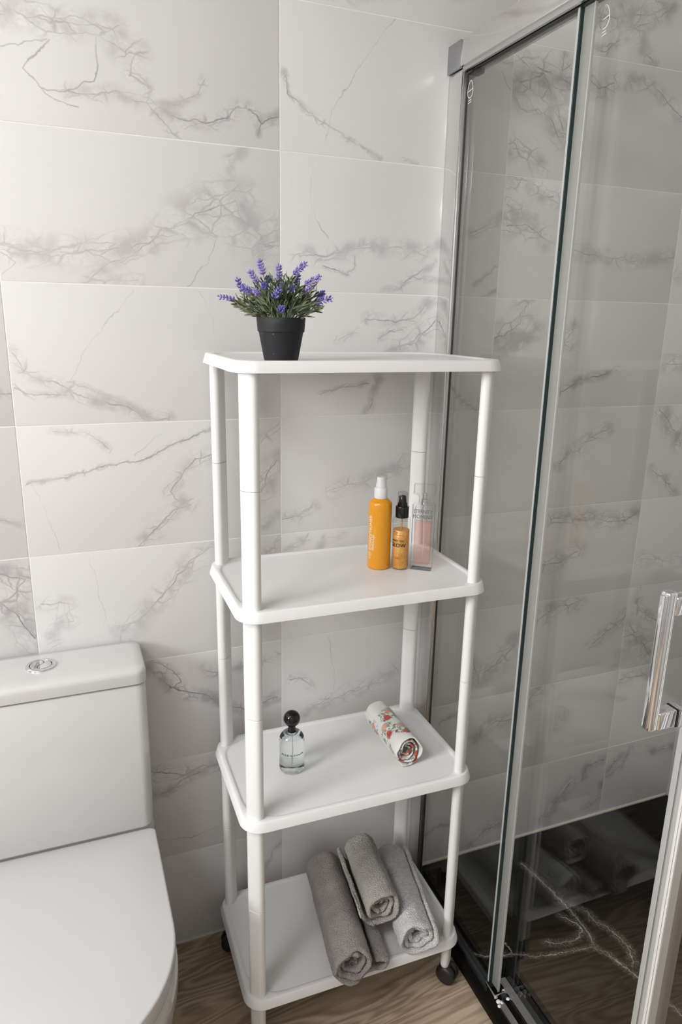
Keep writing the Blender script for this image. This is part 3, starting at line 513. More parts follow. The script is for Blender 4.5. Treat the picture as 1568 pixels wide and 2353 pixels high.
# floor rails
eb('bottom_profile', 0.352, 0.3605, -0.385, -0.002, Z0, 0.036, M_seal_dark, bev=0.002)
eb('bottom_profile', 0.3605, 0.374, -0.385, -0.002, Z0, 0.0315, M_black, bev=0.001)
eb('floor_rail', 0.357, 0.372, Y_CORNER, -0.418, Z0, 0.030, M_satin, bev=0.0012)
eb('floor_rail', 0.388, 0.397, Y_CORNER, -0.372, Z0, 0.0335, M_satin, bev=0.0012)
eb('floor_rail', 0.397, 0.409, Y_CORNER, -0.372, Z0, 0.0285, M_satin, bev=0.0012)
eb('floor_rail', 0.409, 0.424, Y_CORNER, -0.372, Z0, 0.0255, M_seal_dark, bev=0.001)
eb('floor_rail', 0.41, X_RIGHT, Y_CORNER - 0.02, Y_CORNER + 0.02, Z0, 0.0315, M_satin, bev=0.0012)
gc = eb('rail_clip', 0.353, 0.3545, -0.413, -0.378, Z0, 0.044, M_chrome, bev=0.0005)
eb('clip_face', 0.3545, 0.382, -0.4125, -0.4105, Z0, 0.040, M_chrome, gc)
eb('clip_block', 0.374, 0.383, -0.418, -0.405, Z0, 0.036, M_seal_dark, gc, 0.001)
bl = random.Random(8); mbs = MB()
for (px_, py_, pr) in ((0.361, -0.419, 0.0055), (0.366, -0.424, 0.004), (0.357, -0.428, 0.004), (0.3845, -0.405, 0.0045), (0.386, -0.4, 0.004), (0.384, -0.42, 0.004)):
    v, f = lathe([(0.0001, pr * 0.9), (pr * 0.6, pr * 0.7), (pr, pr * 0.2), (pr * 1.05, 0)], 10); mbs.add(([(p[0] + px_, p[1] + py_, p[2] + 0.006) for p in v], f))
mbs.build('sealant_blob', M_white_seal, gc, True)

# ------------------------------------------------------------------ storage rack
RX, RY, RYAW = 0.0752, -0.1808, -0.0088
PX, PY = 0.2170, 0.1253
SHELF_Z = (1.3845, 0.9695, 0.5529, 0.1343)
RIM = 0.0185
rack = thing('storage_rack', 'white plastic four-tier storage rack on black castors beside the toilet', 'shelf rack', (RX, RY, 0), RYAW)
def shelf_mesh(top):
    k = 8; L_ = []
    hx, hy = 0.2390, 0.1470; r = 0.036
    L_.append(rrect(hx - 0.006, hy - 0.006, r - 0.004, -RIM + 0.010, k))         # underside recess
    L_.append(rrect(hx + 0.003, hy + 0.003, r + 0.002, -RIM, k))
    L_.append(rrect(hx + 0.0055, hy + 0.0055, r + 0.004, -RIM, k))
    L_.append(rrect(hx + 0.0052, hy + 0.0052, r + 0.004, -RIM + 0.002, k))
    L_.append(rrect(hx + 0.0012, hy + 0.0012, r + 0.001, -0.0022, k))
    L_.append(rrect(hx, hy, r, -0.0006, k))
    L_.append(rrect(hx - 0.0018, hy - 0.0018, r - 0.001, 0.0, k))
    inset = 0.0065
    L_.append(rrect(hx - inset, hy - inset, 0.068, 0.0, k))
    L_.append(rrect(hx - inset - 0.0022, hy - inset - 0.0022, 0.067, -0.0008, k))
    L_.append(rrect(hx - inset - 0.0045, hy - inset - 0.0045, 0.066, -0.0026, k))
    L_.append(rrect(hx - inset - 0.0065, hy - inset - 0.0065, 0.065, -0.0030, k))
    L_.append(rrect(0.12, 0.06, 0.03, -0.0030, k))
    v, f = loft(L_, False, True)
    u = rrect(hx - 0.006, hy - 0.006, r - 0.004, -RIM + 0.010, k)
    f.append(tuple(range(len(u)))[::-1])
    return v, f
sv, sf = shelf_mesh(True)
shelf_first = None
for z in SHELF_Z:
    if shelf_first is None:
        s = obj('shelf', sv, sf, M_plastic, rack, True, (0, 0, z), 35); shelf_first = s
    else:
        s = shelf_first.copy(); COL.objects.link(s); s.location = (0, 0, z)
def stadium(L_, w, z, ang, n=10, cx=0, cy=0):
    pts = []; c, s_ = math.cos(ang), math.sin(ang); h = (L_ - w) / 2; r = w / 2
    for side in (1, -1):
        for i in range(n + 1):
            a = -math.pi / 2 + math.pi * i / n
            # flattened nose
            x = side * (h + r * math.cos(a)); y = side * r * math.sin(a)
            pts.append((cx + c * x - s_ * y, cy + s_ * x + c * y, z))
    return pts
PL, PW = 0.0345, 0.0195
def post_mesh(ang, h, top_collar=False, bottom_lip=False):
    lo = []
    e = 0.0006
    lo.append(stadium(PL - 2 * e, PW - 2 * e, 0.0, ang)); lo.append(stadium(PL, PW, e, ang))
    if top_collar:
        lo += [stadium(PL, PW, h - 0.0082, ang), stadium(PL - 0.0022, PW - 0.0022, h - 0.0075, ang), stadium(PL - 0.0022, PW - 0.0022, h - 0.006, ang), stadium(PL - 0.0008, PW - 0.0008, h - 0.0055, ang), stadium(PL - 0.0008, PW - 0.0008, h, ang)]
    else:
        lo += [stadium(PL, PW, h - e, ang), stadium(PL - 2 * e, PW - 2 * e, h, ang)]
    return loft(lo)
for sx in (-1, 1):
    for sy in (-1, 1):
        ang = math.radians(-45 if sx * sy > 0 else 45)
        for k in range(3):
            z0 = SHELF_Z[k + 1] - 0.002; z1 = SHELF_Z[k] - RIM + 0.010; zm = (z0 + z1) / 2 + 0.004
            for (a, b_, col_) in ((z0, zm - 0.0003, False), (zm + 0.0003, z1, k == 0)):
                v, f = post_mesh(ang, b_ - a + (0.0 if not col_ else 0.0), False)
                o = obj('post_tube', v, f, M_plastic, rack, True, (sx * PX, sy * PY, a), 25)
            if k == 0:
                lo = [stadium(PL + 0.0012, PW + 0.0012, 0, ang), stadium(PL + 0.0012, PW + 0.0012, 0.004, ang)]
                v, f = loft(lo); obj('post_collar', v, f, M_plastic, rack, True, (sx * PX, sy * PY, SHELF_Z[0] - RIM - 0.0035), 50)
        # leg and castor
        zt = SHELF_Z[3] - RIM + 0.010; zb = 0.044
        lo = [stadium(PL * 0.60, PW * 0.60, 0.0, ang), stadium(PL * 0.82, PW * 0.86, 0.0025, ang), stadium(PL * 0.94, PW * 0.97, 0.008, ang), stadium(PL * 0.96, PW, zt - zb, ang)]
        v, f = loft(lo); lg = obj('leg', v, f, M_plastic, rack, True, (sx * PX, sy * PY, zb), 50)
        mbc = MB(); wr = 0.0235
        turn = Matrix.Rotation(math.radians(35 if sx > 0 else 80), 4, 'Z')
        for off in (-0.0085, 0.0085):
            prof = [(0.0008, off - 0.0095), (wr * 0.72, off - 0.0092), (wr * 0.93, off - 0.0055), (wr, off), (wr * 0.95, off + 0.005), (wr * 0.72, off + 0.0068), (0.0008, off + 0.007)] if off < 0 else \
                   [(0.0008, off - 0.007), (wr * 0.72, off - 0.0068), (wr * 0.95, off - 0.005), (wr, off), (wr * 0.93, off + 0.0055), (wr * 0.72, off + 0.0092), (0.0008, off + 0.0095)]
            v, f = lathe(prof, 28)
            mbc.add(([turn @ Vector((p[2], p[0], p[1] + wr)) for p in v], f))
        cs = mbc.build('castor', M_black, lg, True, (0.004 * sx, -0.004, -zb), 45)
        v, f = lathe([(0.006, 0.012), (0.0065, zb + 0.004)], 12); obj('castor_stem', v, f, M_black, cs, True, (0, 0, 0.0))

# ------------------------------------------------------------------ toilet
TX = -0.494
wc = thing('toilet', 'white close-coupled toilet with closed flat lid and chrome flush button', 'toilet', (TX, 0, 0))
def tank_loop(hw, y0, y1, z, r, k=6, bulge=0.004):
    cyy = (y0 + y1) / 2; hy = (y1 - y0) / 2
    pts = rrect(hw, hy, r, z, k, 0, cyy)
    return [(p[0], p[1] - (bulge * (1 - (p[0] / hw) ** 2) if p[1] < cyy else 0), z) for p in pts]
lo = [tank_loop(0.176, -0.128, -0.012, 0.4525, 0.018), tank_loop(0.183, -0.138, -0.008, 0.4545, 0.020), tank_loop(0.185, -0.141, -0.006, 0.460, 0.021),
      tank_loop(0.1855, -0.139, -0.006, 0.60, 0.021), tank_loop(0.185, -0.137, -0.006, 0.768, 0.020), tank_loop(0.183, -0.135, -0.008, 0.7705, 0.019)]
v, f = loft(lo); obj('tank', v, f, M_ceramic, wc, True, None, 50)
lo = [tank_loop(0.184, -0.137, -0.006, 0.7725, 0.020), tank_loop(0.1865, -0.1405, -0.004, 0.7745, 0.021), tank_loop(0.1868, -0.1415, -0.004, 0.7925, 0.021),
      tank_loop(0.1862, -0.1405, -0.0042, 0.7968, 0.021), tank_loop(0.1845, -0.138, -0.0055, 0.8005, 0.020), tank_loop(0.181, -0.133, -0.008, 0.8028, 0.018), tank_loop(0.165, -0.115, -0.02, 0.8035, 0.012)]
v, f = loft(lo); ld = obj('tank_lid', v, f, M_ceramic, wc, True, None, 50)
# flush button: ring with two half plates split by an S-shaped gap
bt = (0.0, -0.065, 0.8030)
v, f = lathe([(0.0268, 0.0), (0.0272, 0.0018), (0.0262, 0.0032), (0.0205, 0.0042), (0.0198, 0.0030), (0.0198, 0.0)], 48, False, False); btn = obj('flush_ring', v, f, M_chrome, wc, True, bt, 60)
v, f = lathe([(0.0205, 0.0010), (0.0001, 0.0010)], 48, False, False); obj('button_well', v, f, M_black, btn, True)
def half(sgn):
    R_ = 0.0190; arc = []
    sc = [(0.006 * math.sin(math.pi * t), R_ * t) for t in [(-1 + 2 * i / 16) for i in range(17)]]
    for i in range(25):
        a = -math.pi / 2 + math.pi * i / 24; arc.append((sgn * R_ * math.cos(a), R_ * math.sin(a)))
    pts = arc + [(p[0] + sgn * 0.0007, p[1] * 0.985) for p in sc[::-1]][1:-1]
    lo_ = [[(p[0], p[1], 0.0012) for p in pts], [(p[0], p[1], 0.0036) for p in pts], [(p[0] * 0.96, p[1] * 0.96, 0.0042) for p in pts]]
    return loft(lo_, False, True)
for sgn in (-1, 1):
    v, f = half(sgn); obj('flush_plate', v, f, M_chrome, btn, False)
# seat, lid and bowl
def d_loop(hw, yb, yf, ys, z, n=28, rb=0.012):
    """D outline: straight sides from yb to ys, elliptic front down to yf"""
    pts = [(-hw, ys, z)]
    for i in range(1, n):
        a = math.pi + math.pi * i / n
        pts.append((hw * math.cos(a), ys + (ys - yf) * math.sin(a), z))
    pts += [(hw, ys, z)]
    for t in (0.33, 0.66): pts.append((hw, ys + (yb - rb - ys) * t, z))
    for i in range(0, 7):
        a = math.pi / 2 * i / 6; pts.append((hw - rb + rb * math.cos(a), yb - rb + rb * math.sin(a), z))
    for i in range(0, 7):
        a = math.pi / 2 + math.pi / 2 * i / 6; pts.append((-hw + rb + rb * math.cos(a), yb - rb + rb * math.sin(a), z))
    for t in (0.66, 0.33): pts.append((-hw, ys + (yb - rb - ys) * t, z))
    return pts
YS = -0.39
lo = [d_loop(0.1835, -0.138, -0.594, YS, 0.4305), d_loop(0.185, -0.137, -0.597, YS, 0.432), d_loop(0.185, -0.137, -0.597, YS, 0.4475), d_loop(0.1838, -0.138, -0.5955, YS, 0.4492), d_loop(0.181, -0.140, -0.592, YS, 0.4498), d_loop(0.09, -0.22, -0.45, YS, 0.4500)]
v, f = loft(lo); obj('seat_lid', v, f, M_seat, wc, True, None, 50)
lo = [d_loop(0.1800, -0.156, -0.590, YS, 0.4150), d_loop(0.1835, -0.154, -0.594, YS, 0.4165), d_loop(0.1835, -0.154, -0.594, YS, 0.4275), d_loop(0.1800, -0.156, -0.590, YS, 0.4295)]
v, f = loft(lo); obj('seat', v, f, M_seat, wc, True, None, 50)
lo = [d_loop(0.150, -0.010, -0.515, -0.34, 0.0), d_loop(0.1525, -0.008, -0.518, -0.34, 0.004), d_loop(0.155, -0.008, -0.524, -0.345, 0.08), d_loop(0.163, -0.008, -0.540, -0.355, 0.18), d_loop(0.176, -0.008, -0.568, -0.37, 0.28),
      d_loop(0.186, -0.008, -0.592, -0.385, 0.355), d_loop(0.1875, -0.008, -0.597, YS, 0.390), d_loop(0.1865, -0.008, -0.596, YS, 0.405), d_loop(0.1835, -0.010, -0.592, YS, 0.4130), d_loop(0.178, -0.014, -0.586, YS, 0.4145)]
v, f = loft(lo); bw = obj('bowl', v, f, M_ceramic, wc, True, None, 50)
lo = [rrect(0.1855, 0.062, 0.022, 0.4100, 6, 0, -0.070), rrect(0.1855, 0.062, 0.022, 0.4500, 6, 0, -0.070), rrect(0.183, 0.06, 0.02, 0.4525, 6, 0, -0.070)]
v, f = loft(lo); obj('tank_platform', v, f, M_ceramic, bw, True, None, 50)

# ------------------------------------------------------------------ potted lavender on the top shelf
plant = thing('potted_lavender', 'artificial purple lavender in a black plastic pot on the top shelf', 'plant', (-0.0827, -0.281, SHELF_Z[0] - 0.003))
def pot_material():
    m, nt, b, out = nodes_of('pot_plastic'); L = nt.links.new
    tc = N(nt, 'ShaderNodeTexCoord'); nz = N(nt, 'ShaderNodeTexNoise', i_Scale=1500.0, i_Detail=2.0); L(tc.outputs['Object'], nz.inputs['Vector'])
    bp = N(nt, 'ShaderNodeBump', i_Strength=0.25, i_Distance=0.0006); L(nz.outputs['Fac'], bp.inputs['Height']); L(bp.outputs[0], b.inputs['Normal'])
    vo = N(nt, 'ShaderNodeTexVoronoi', i_Scale=75.0); L(tc.outputs['Object'], vo.inputs['Vector'])
    dm = N(nt, 'ShaderNodeMapRange', i_1=0.03, i_2=0.10, i_3=0.55, i_4=0.0); L(vo.outputs['Distance'], dm.inputs[0])
    n2 = N(nt, 'ShaderNodeTexNoise', i_Scale=30.0, i_Detail=4.0); L(tc.outputs['Object'], n2.inputs['Vector'])
    d2 = N(nt, 'ShaderNodeMapRange', i_1=0.60, i_2=0.80, i_3=0.0, i_4=0.16); L(n2.outputs['Fac'], d2.inputs[0])
    ad = N(nt, 'ShaderNodeMath', operation='MAXIMUM'); L(d2.outputs[0], ad.inputs[1]); L(dm.outputs[0], ad.inputs[0])
    mx = N(nt, 'ShaderNodeMix', data_type='RGBA'); mx.inputs[6].default_value = (0.014, 0.014, 0.017, 1); mx.inputs[7].default_value = (0.30, 0.29, 0.29, 1); L(ad.outputs[0], mx.inputs[0])
    L(mx.outputs[2], b.inputs['Base Color']); b.inputs['Roughness'].default_value = 0.6; b.inputs['Specular IOR Level'].default_value = 0.35
    return m
v, f = lathe([(0.0255, 0.0), (0.0268, 0.0008), (0.0278, 0.004), (0.0352, 0.0440), (0.0356, 0.0452), (0.0372, 0.0460), (0.0389, 0.0662), (0.0388, 0.0675), (0.0376, 0.0676), (0.0366, 0.064), (0.0350, 0.058)], 56, True, False)
pot = obj('pot', v, f, pot_material(), plant, True, None, 50)
v, f = lathe([(0.0353, 0.0585), (0.025, 0.0600), (0.0001, 0.0605)], 32, False, False); obj('soil', v, f, simple('soil', (0.03, 0.025, 0.02, 1), 0.9, bump=0.8, bscale=300), plant)
def petal_mat(name, c): return simple(name, c, 0.7, var=0.35, bscale=220, sheen=0.2)
M_pet = [petal_mat('lavender_petal', (0.20, 0.165, 0.52, 1)), petal_mat('violet_petal', (0.30, 0.235, 0.58, 1)), petal_mat('blue_petal', (0.125, 0.115, 0.43, 1))]
M_leaf = [simple('leaf_green', (0.105, 0.145, 0.062, 1), 0.6, var=0.4, bscale=90), simple('leaf_sage', (0.19, 0.215, 0.135, 1), 0.65, var=0.35, bscale=90), simple('leaf_dark', (0.060, 0.085, 0.045, 1), 0.6, var=0.3, bscale=90)]
RV = Vector((0.9315, -0.3639, 0)); FV = Vector((0.3639, 0.9315, 0)); UV_ = Vector((0, 0, 1))
pr = random.Random(11)
def pw(u, v_, d=0.0):          # offsets in the plant's own frame (right, up, depth), metres
    return RV * u + UV_ * v_ + FV * d
def blade(mb, base, dirv, length, width, bend):
    dirv = dirv.normalized(); side = dirv.cross(Vector((pr.uniform(-1, 1), pr.uniform(-1, 1), pr.uniform(-0.4, 0.6)))).normalized(); nrm = side.cross(dirv).normalized()
    vs = []; n = 5
    for i in range(n + 1):
        t = i / n; w = width * (math.sin(math.pi * min(1, t * 0.86 + 0.10)) ** 0.8)
        c = base + dirv * (length * t) + nrm * (bend * length * t * t) - UV_ * (0.12 * length * t * t)
        vs += [c - side * w + nrm * w * 0.35, c, c + side * w + nrm * w * 0.35]
    fs = []
    for i in range(n):
        a = i * 3; fs += [(a, a + 1, a + 4, a + 3), (a + 1, a + 2, a + 5, a + 4)]
    mb.add((vs, fs))
def bud(mb, c, d, L_, w):
    d = d.normalized(); s = d.cross(Vector((0.3, 0.2, 0.9))).normalized(); t = s.cross(d)
    vs = [c]; m1 = c + d * L_ * 0.55
    for k in range(4): a = math.pi / 2 * k + 0.4; vs.append(m1 + (s * math.cos(a) + t * math.sin(a)) * w)
    vs.append(c + d * L_)
    mb.add((vs, [(0, 1 + k, 1 + (k + 1) % 4) for k in range(4)] + [(5, 1 + (k + 1) % 4, 1 + k) for k in range(4)]))
SP = 0.00070
# spikes: tip and foot (pixels right of / above the pot's rim centre in metres), depth, density
spikes = [((-132, 42), (-98, 36), -0.02, .62), ((-95, 79), (-82, 53), -0.01, .9), ((-48, 121), (-40, 90), 0.01, 1), ((-66, 96), (-48, 70), -0.01, 1.25), ((-78, 62), (-58, 50), -0.03, 1.1), ((-28, 86), (-27, 74), 0.02, .9),
          ((-34, 70), (-36, 56), -0.02, .9), ((-5, 110), (-3, 62), 0.0, 1.15), ((2, 60), (-13, 38), -0.035, 1.1), ((54, 117), (26, 92), 0.01, 1.15), ((38, 92), (33, 62), 0.015, 1), ((86, 88), (52, 70), 0.0, 1.2),
          ((70, 66), (50, 50), -0.02, 1.05), ((112, 43), (78, 34), -0.015, 1.25), ((94, 56), (84, 44), 0.01, 1.1), ((6, 20), (4, 8), -0.045, 1.3), ((-52, 54), (-40, 46), -0.035, .9), ((26, 64), (22, 54), -0.02, .9)]
for i, (tip, foot, dep, dens) in enumerate(spikes):
    T = pw(tip[0] * SP, 0.0675 + tip[1] * SP, dep); F0 = pw(foot[0] * SP, 0.0675 + foot[1] * SP, dep * 0.9)
    base = pw(max(-0.02, min(0.02, foot[0] * SP * 0.28)) + pr.uniform(-.004, .004), 0.058, max(-0.02, min(0.02, dep * 0.5)))
    ax = (T - F0); Ls = ax.length; axn = ax.normalized()
    mid = base.lerp(F0, 0.5) + UV_ * 0.006 * (1 if abs(foot[0]) < 60 else 0.4) + FV * pr.uniform(-.004, .004)
    path = [base * (1 - t) ** 2 + mid * 2 * t * (1 - t) + F0 * t * t for t in [k / 7 for k in range(8)]] + [F0.lerp(T, t) for t in (0.35, 0.7, 0.96)]
    v, f = tube(path, [0.0009 - 0.00005 * k for k in range(len(path))], 6)
    st = obj('flower_stem', v, f, M_leaf[0], plant)
    mb = MB(); nw = max(4, int(Ls / 0.0042))
    for k in range(nw):
        t = (k + 0.3) / nw; c0 = F0.lerp(T, t); taper = (1.0 - 0.45 * t) * dens
        nb = 7 if dens > .8 else 5
        for q in range(nb):
            a = 2 * math.pi * q / nb + k * 0.7 + pr.uniform(-.3, .3)
            s = axn.cross(Vector((0.2, 0.5, 0.8))).normalized(); w = s.cross(axn)
            rad = (s * math.cos(a) + w * math.sin(a))
            bud(mb, c0 + rad * 0.0008, rad * 1.0 + axn * pr.uniform(0.7, 1.4), pr.uniform(0.0056, 0.0086) * (0.70 + 0.4 * taper), pr.uniform(0.0012, 0.0018))
    for q in range(4):
        bud(mb, T, axn + Vector((pr.uniform(-.4, .4), pr.uniform(-.4, .4), pr.uniform(-.2, .4))), 0.005, 0.0010)
    mb.build('flower_spike', M_pet[(i * 2 + (i // 3)) % 3], st, False)
    lb = MB()
    for q in range(7):
        t = 0.35 + 0.62 * q / 7; k = min(7, int(t * 7)); p = Vector(path[k]).lerp(Vector(path[min(8, k + 1)]), t * 7 - k)
        dv = (F0 - base).normalized() * 0.9 + Vector((pr.uniform(-1, 1), pr.uniform(-1, 1), pr.uniform(-.2, .7))) * 0.8
        blade(lb, p, dv, pr.uniform(0.012, 0.020), pr.uniform(0.0011, 0.0018), pr.uniform(-.25, .25))
    lb.build('leaves', M_leaf[i % 3], st, False)
for i in range(60):                 # leafy shoots filling the crown
    a = -1.0 + 2.0 * ((i * 0.618) % 1.0); hgt = pr.uniform(0.026, 0.060) * (1 - 0.55 * a * a); dep = pr.uniform(-0.034, 0.034)
    end = pw(a * 0.066 + pr.uniform(-.006, .006), 0.0675 + hgt, dep); base = pw(a * 0.019, 0.057, dep * 0.5)
    mid = base.lerp(end, 0.45) + UV_ * 0.012 * (1 - abs(a) * 0.7)
    path = [base * (1 - t) ** 2 + mid * 2 * t * (1 - t) + end * t * t for t in [k / 8 for k in range(9)]]
    v, f = tube(path, 0.0007, 5); st = obj('leafy_stem', v, f, M_leaf[(i + 1) % 3], plant)
    lb = MB(); dvm = (end - mid).normalized()
    for q in range(11):
        t = 0.3 + 0.7 * q / 10; k = min(7, int(t * 8)); p = path[k].lerp(path[k + 1], min(1, t * 8 - k))
        dv = dvm * pr.uniform(.7, 1.2) + Vector((pr.uniform(-1, 1), pr.uniform(-1, 1), pr.uniform(-.3, .6))) * 0.75
        blade(lb, p, dv, pr.uniform(0.011, 0.021), pr.uniform(0.0011, 0.0019), pr.uniform(-.3, .3))
    lb.build('leaves', M_leaf[(i * 5 + 1) % 3], st, False)

# ------------------------------------------------------------------ bottles on the second shelf
S2 = SHELF_Z[1] - 0.003
CAMXY = Vector((-0.41536, -1.39398))
def wrap(vf, R_, ang0, z0, vertical, lift=0.0001):
    """lay flat lettering on a cylinder. vertical: reads upwards; else reads around to the right"""
    out = []
    for (x, y, z) in vf[0]:
        a = ang0 - y / R_ if vertical else ang0 + x / R_
        zz = z0 + (x if vertical else y); r = R_ + lift + z
        out.append((r * math.cos(a), r * math.sin(a), zz))
    return out, vf[1]
def facing(x, y): return math.atan2(CAMXY.y - y, CAMXY.x - x)

def translucent(name, col, dark=1.0):
    m, nt, b, out = nodes_of(name)
    b.inputs['Base Color'].default_value = col; b.inputs['Roughness'].default_value = 0.28
    b.inputs['Subsurface Weight'].default_value = 0.35; b.inputs['Subsurface Radius'].default_value = (0.02, 0.008, 0.002); b.inputs['Subsurface Scale'].default_value = 0.5
    b.inputs['Coat Weight'].default_value = 0.3
    tc = N(nt, 'ShaderNodeTexCoord'); nz = N(nt, 'ShaderNodeTexNoise', i_Scale=18.0); nt.links.new(tc.outputs['Object'], nz.inputs['Vector'])
    mx = N(nt, 'ShaderNodeMix', data_type='RGBA'); mx.inputs[6].default_value = tuple(c * 0.94 for c in col[:3]) + (1,); mx.inputs[7].default_value = col; nt.links.new(nz.outputs['Fac'], mx.inputs[0]); nt.links.new(mx.outputs[2], b.inputs['Base Color'])
    return m
bx, by = 0.1534, -0.1713
cond = thing('conditioner_bottle', 'orange conditioner spray bottle with a white nozzle on the second shelf', 'bottle', (bx, by, S2))
RB = 0.0232
v, f = lathe([(0.0, 0.0012), (0.018, 0.0004), (0.0205, 0.0), (0.0222, 0.0012), (RB, 0.004), (RB, 0.132), (RB - 0.0006, 0.1350), (0.0205, 0.1385), (0.0135, 0.1435), (0.0125, 0.1455), (0.0, 0.1455)], 56)
obj('body', v, f, translucent('orange_plastic', (0.80, 0.335, 0.006, 1)), cond, True, None, 60)
v, f = lathe([(0.0, 0.1440), (0.0131, 0.1440), (0.0134, 0.1450), (0.0131, 0.1640), (0.0124, 0.1652), (0.0, 0.1654)], 40); obj('collar', v, f, M_plastic, cond, True, None, 50)
v, f = lathe([(0.0105, 0.1650), (0.0105, 0.1725), (0.0094, 0.1735), (0.0088, 0.1840), (0.0080, 0.1862), (0.0, 0.1866)], 32); obj('nozzle', v, f, M_plastic, cond, True, None, 50)
v, f = lathe([(0.0117, 0.1654), (0.0113, 0.1700), (0.0108, 0.1895), (0.0098, 0.1908), (0.0, 0.1910)], 32, False, True); obj('clear_cap', v, f, clear_glass('clear_plastic', (0.97, 0.97, 0.97, 1), 1.12, 0.05), cond)
th = facing(bx, by)
mb = MB()
mb.add(wrap(text_mesh('CONDITIONER', 0.0098, spacing=1.0, sx=1.06), RB, th - math.radians(42), 0.040, True))
mb.add(wrap(text_mesh('MARACUJÁ', 0.0066, spacing=1.0, sx=1.0), RB, th - math.radians(27), 0.040, True))
def ring2d(cx, cy, r, w, n=24):
    loops = [[(cx + (r + s) * math.cos(2 * math.pi * i / n), cy + (r + s) * math.sin(2 * math.pi * i / n), 0.0001) for i in range(n)] for s in (w, -w)]
    return loft(loops, False, False)
for (cx_, cy_, r_) in ((-0.008, 0.003, 0.0040), (-0.008, 0.003, 0.0022), (-0.016, 0.003, 0.0022)):
    mb.add(wrap(ring2d(cx_, cy_, r_, 0.0003), RB, th - math.radians(44), 0.040, True))
mb.build('lettering', M_print_white, cond, False)

gx, gy = 0.1913, -0.1920
glow = thing('body_oil_bottle', 'small clear bottle of shimmering golden body oil with a black pump', 'bottle', (gx, gy, S2))
RG = 0.0174
M_clear = clear_glass('bottle_glass', (0.985, 0.985, 0.975, 1), 1.28)
v, f = lathe([(0.0, 0.0008), (0.0140, 0.0), (0.0166, 0.0010), (RG, 0.0035), (RG, 0.1030), (RG - 0.0008, 0.1055), (0.0150, 0.1072), (0.0120, 0.1080)], 48, True, False); obj('body', v, f, M_clear, glow, True, None, 60)
m, nt, b, out = nodes_of('golden_oil'); tc = N(nt, 'ShaderNodeTexCoord'); nz = N(nt, 'ShaderNodeTexNoise', i_Scale=900.0, i_Detail=4.0); n2 = N(nt, 'ShaderNodeTexNoise', i_Scale=45.0, i_Detail=2.0)
for q in (nz, n2): nt.links.new(tc.outputs['Object'], q.inputs['Vector'])
ad = N(nt, 'ShaderNodeMath', operation='ADD'); nt.links.new(nz.outputs['Fac'], ad.inputs[0]); n2m = N(nt, 'ShaderNodeMapRange', i_1=0.3, i_2=0.7, i_3=0.42, i_4=0.60); nt.links.new(n2.outputs['Fac'], n2m.inputs[0]); nt.links.new(n2m.outputs[0], ad.inputs[1])
cr = N(nt, 'ShaderNodeValToRGB'); nt.links.new(ad.outputs[0], cr.inputs[0]); dv = cr.color_ramp.elements; dv[0].position = 0.75; dv[0].color = (0.52, 0.20, 0.022, 1); dv[1].position = 1.0; dv[1].color = (0.86, 0.50, 0.16, 1); ad.use_clamp = False
sc_ = N(nt, 'ShaderNodeMath', operation='MULTIPLY', i_1=0.85); nt.links.new(ad.outputs[0], sc_.inputs[0]); nt.links.new(sc_.outputs[0], cr.inputs[0])
nt.links.new(cr.outputs[0], b.inputs['Base Color']); b.inputs['Metallic'].default_value = 0.15; b.inputs['Roughness'].default_value = 0.36
v, f = lathe([(0.0, 0.0030), (0.0145, 0.0030), (0.0160, 0.0050), (0.0160, 0.0815), (0.0155, 0.0822), (0.0, 0.0818)], 48); obj('oil', v, f, m, glow, True, None, 50)
v, f = tube([(0, 0, 0.07), (0.0005, 0, 0.108)], 0.0013, 8); obj('dip_tube', v, f, simple('amber_tube', (0.62, 0.30, 0.07, 1), 0.3), glow)
v, f = lathe([(0.0, 0.1070), (0.0128, 0.1070), (0.0132, 0.1080), (0.0132, 0.1285), (0.0126, 0.1298), (0.0098, 0.1300), (0.0098, 0.1355), (0.0092, 0.1362), (0.0, 0.1362)], 40); pm = obj('pump', v, f, M_gloss_black, glow, True, None, 40)
v, f = lathe([(0.0076, 0.1362), (0.0076, 0.1420), (0.0066, 0.1490), (0.0048, 0.1512), (0.0, 0.1514)], 32); obj('pump_head', v, f, M_gloss_black, pm, True, None, 50)
dirn = Vector((math.cos(facing(gx, gy) - 1.2), math.sin(facing(gx, gy) - 1.2), 0)); v, f = tube([Vector((0, 0, 0.1475)) + dirn * 0.003, Vector((0, 0, 0.1480)) + dirn * 0.0078], 0.0016, 8); obj('spout', v, f, M_gloss_black, pm)
v, f = lathe([(0.0102, 0.1300), (0.0098, 0.1565), (0.0090, 0.1578), (0.0, 0.1580)], 36, False, True); obj('clear_cap', v, f, clear_glass('smoky_plastic', (0.88, 0.87, 0.86, 1), 1.35, 0.02), glow, True, None, 50)
th = facing(gx, gy); mb = MB()
mb.add(wrap(text_mesh('GLOW', 0.0108, align='CENTER', sx=1.06), RG, th - 0.42, 0.0490, False))
mb.add(wrap(text_mesh('BODY OIL', 0.0052, align='CENTER', spacing=1.1), RG, th - 0.42, 0.0602, False))
def dash(x0, x1, y, w=0.00022): return ([(x0 + (x1 - x0) * i / 8, y + s, 0.0001) for i in range(9) for s in (-w, w)], [(2 * i, 2 * i + 2, 2 * i + 3, 2 * i + 1) for i in range(8)])
for (a0, a1, zz) in ((-0.020, 0.004, 0.0735), (-0.018, -0.004, 0.0790), (-0.016, -0.004, 0.0272), (-0.016, 0.001, 0.0250), (-0.014, -0.006, 0.0765)):
    mb.add(wrap(dash(a0, a1, 0), RG, th, zz, False))
mb.build('lettering', M_print_black, glow, False)

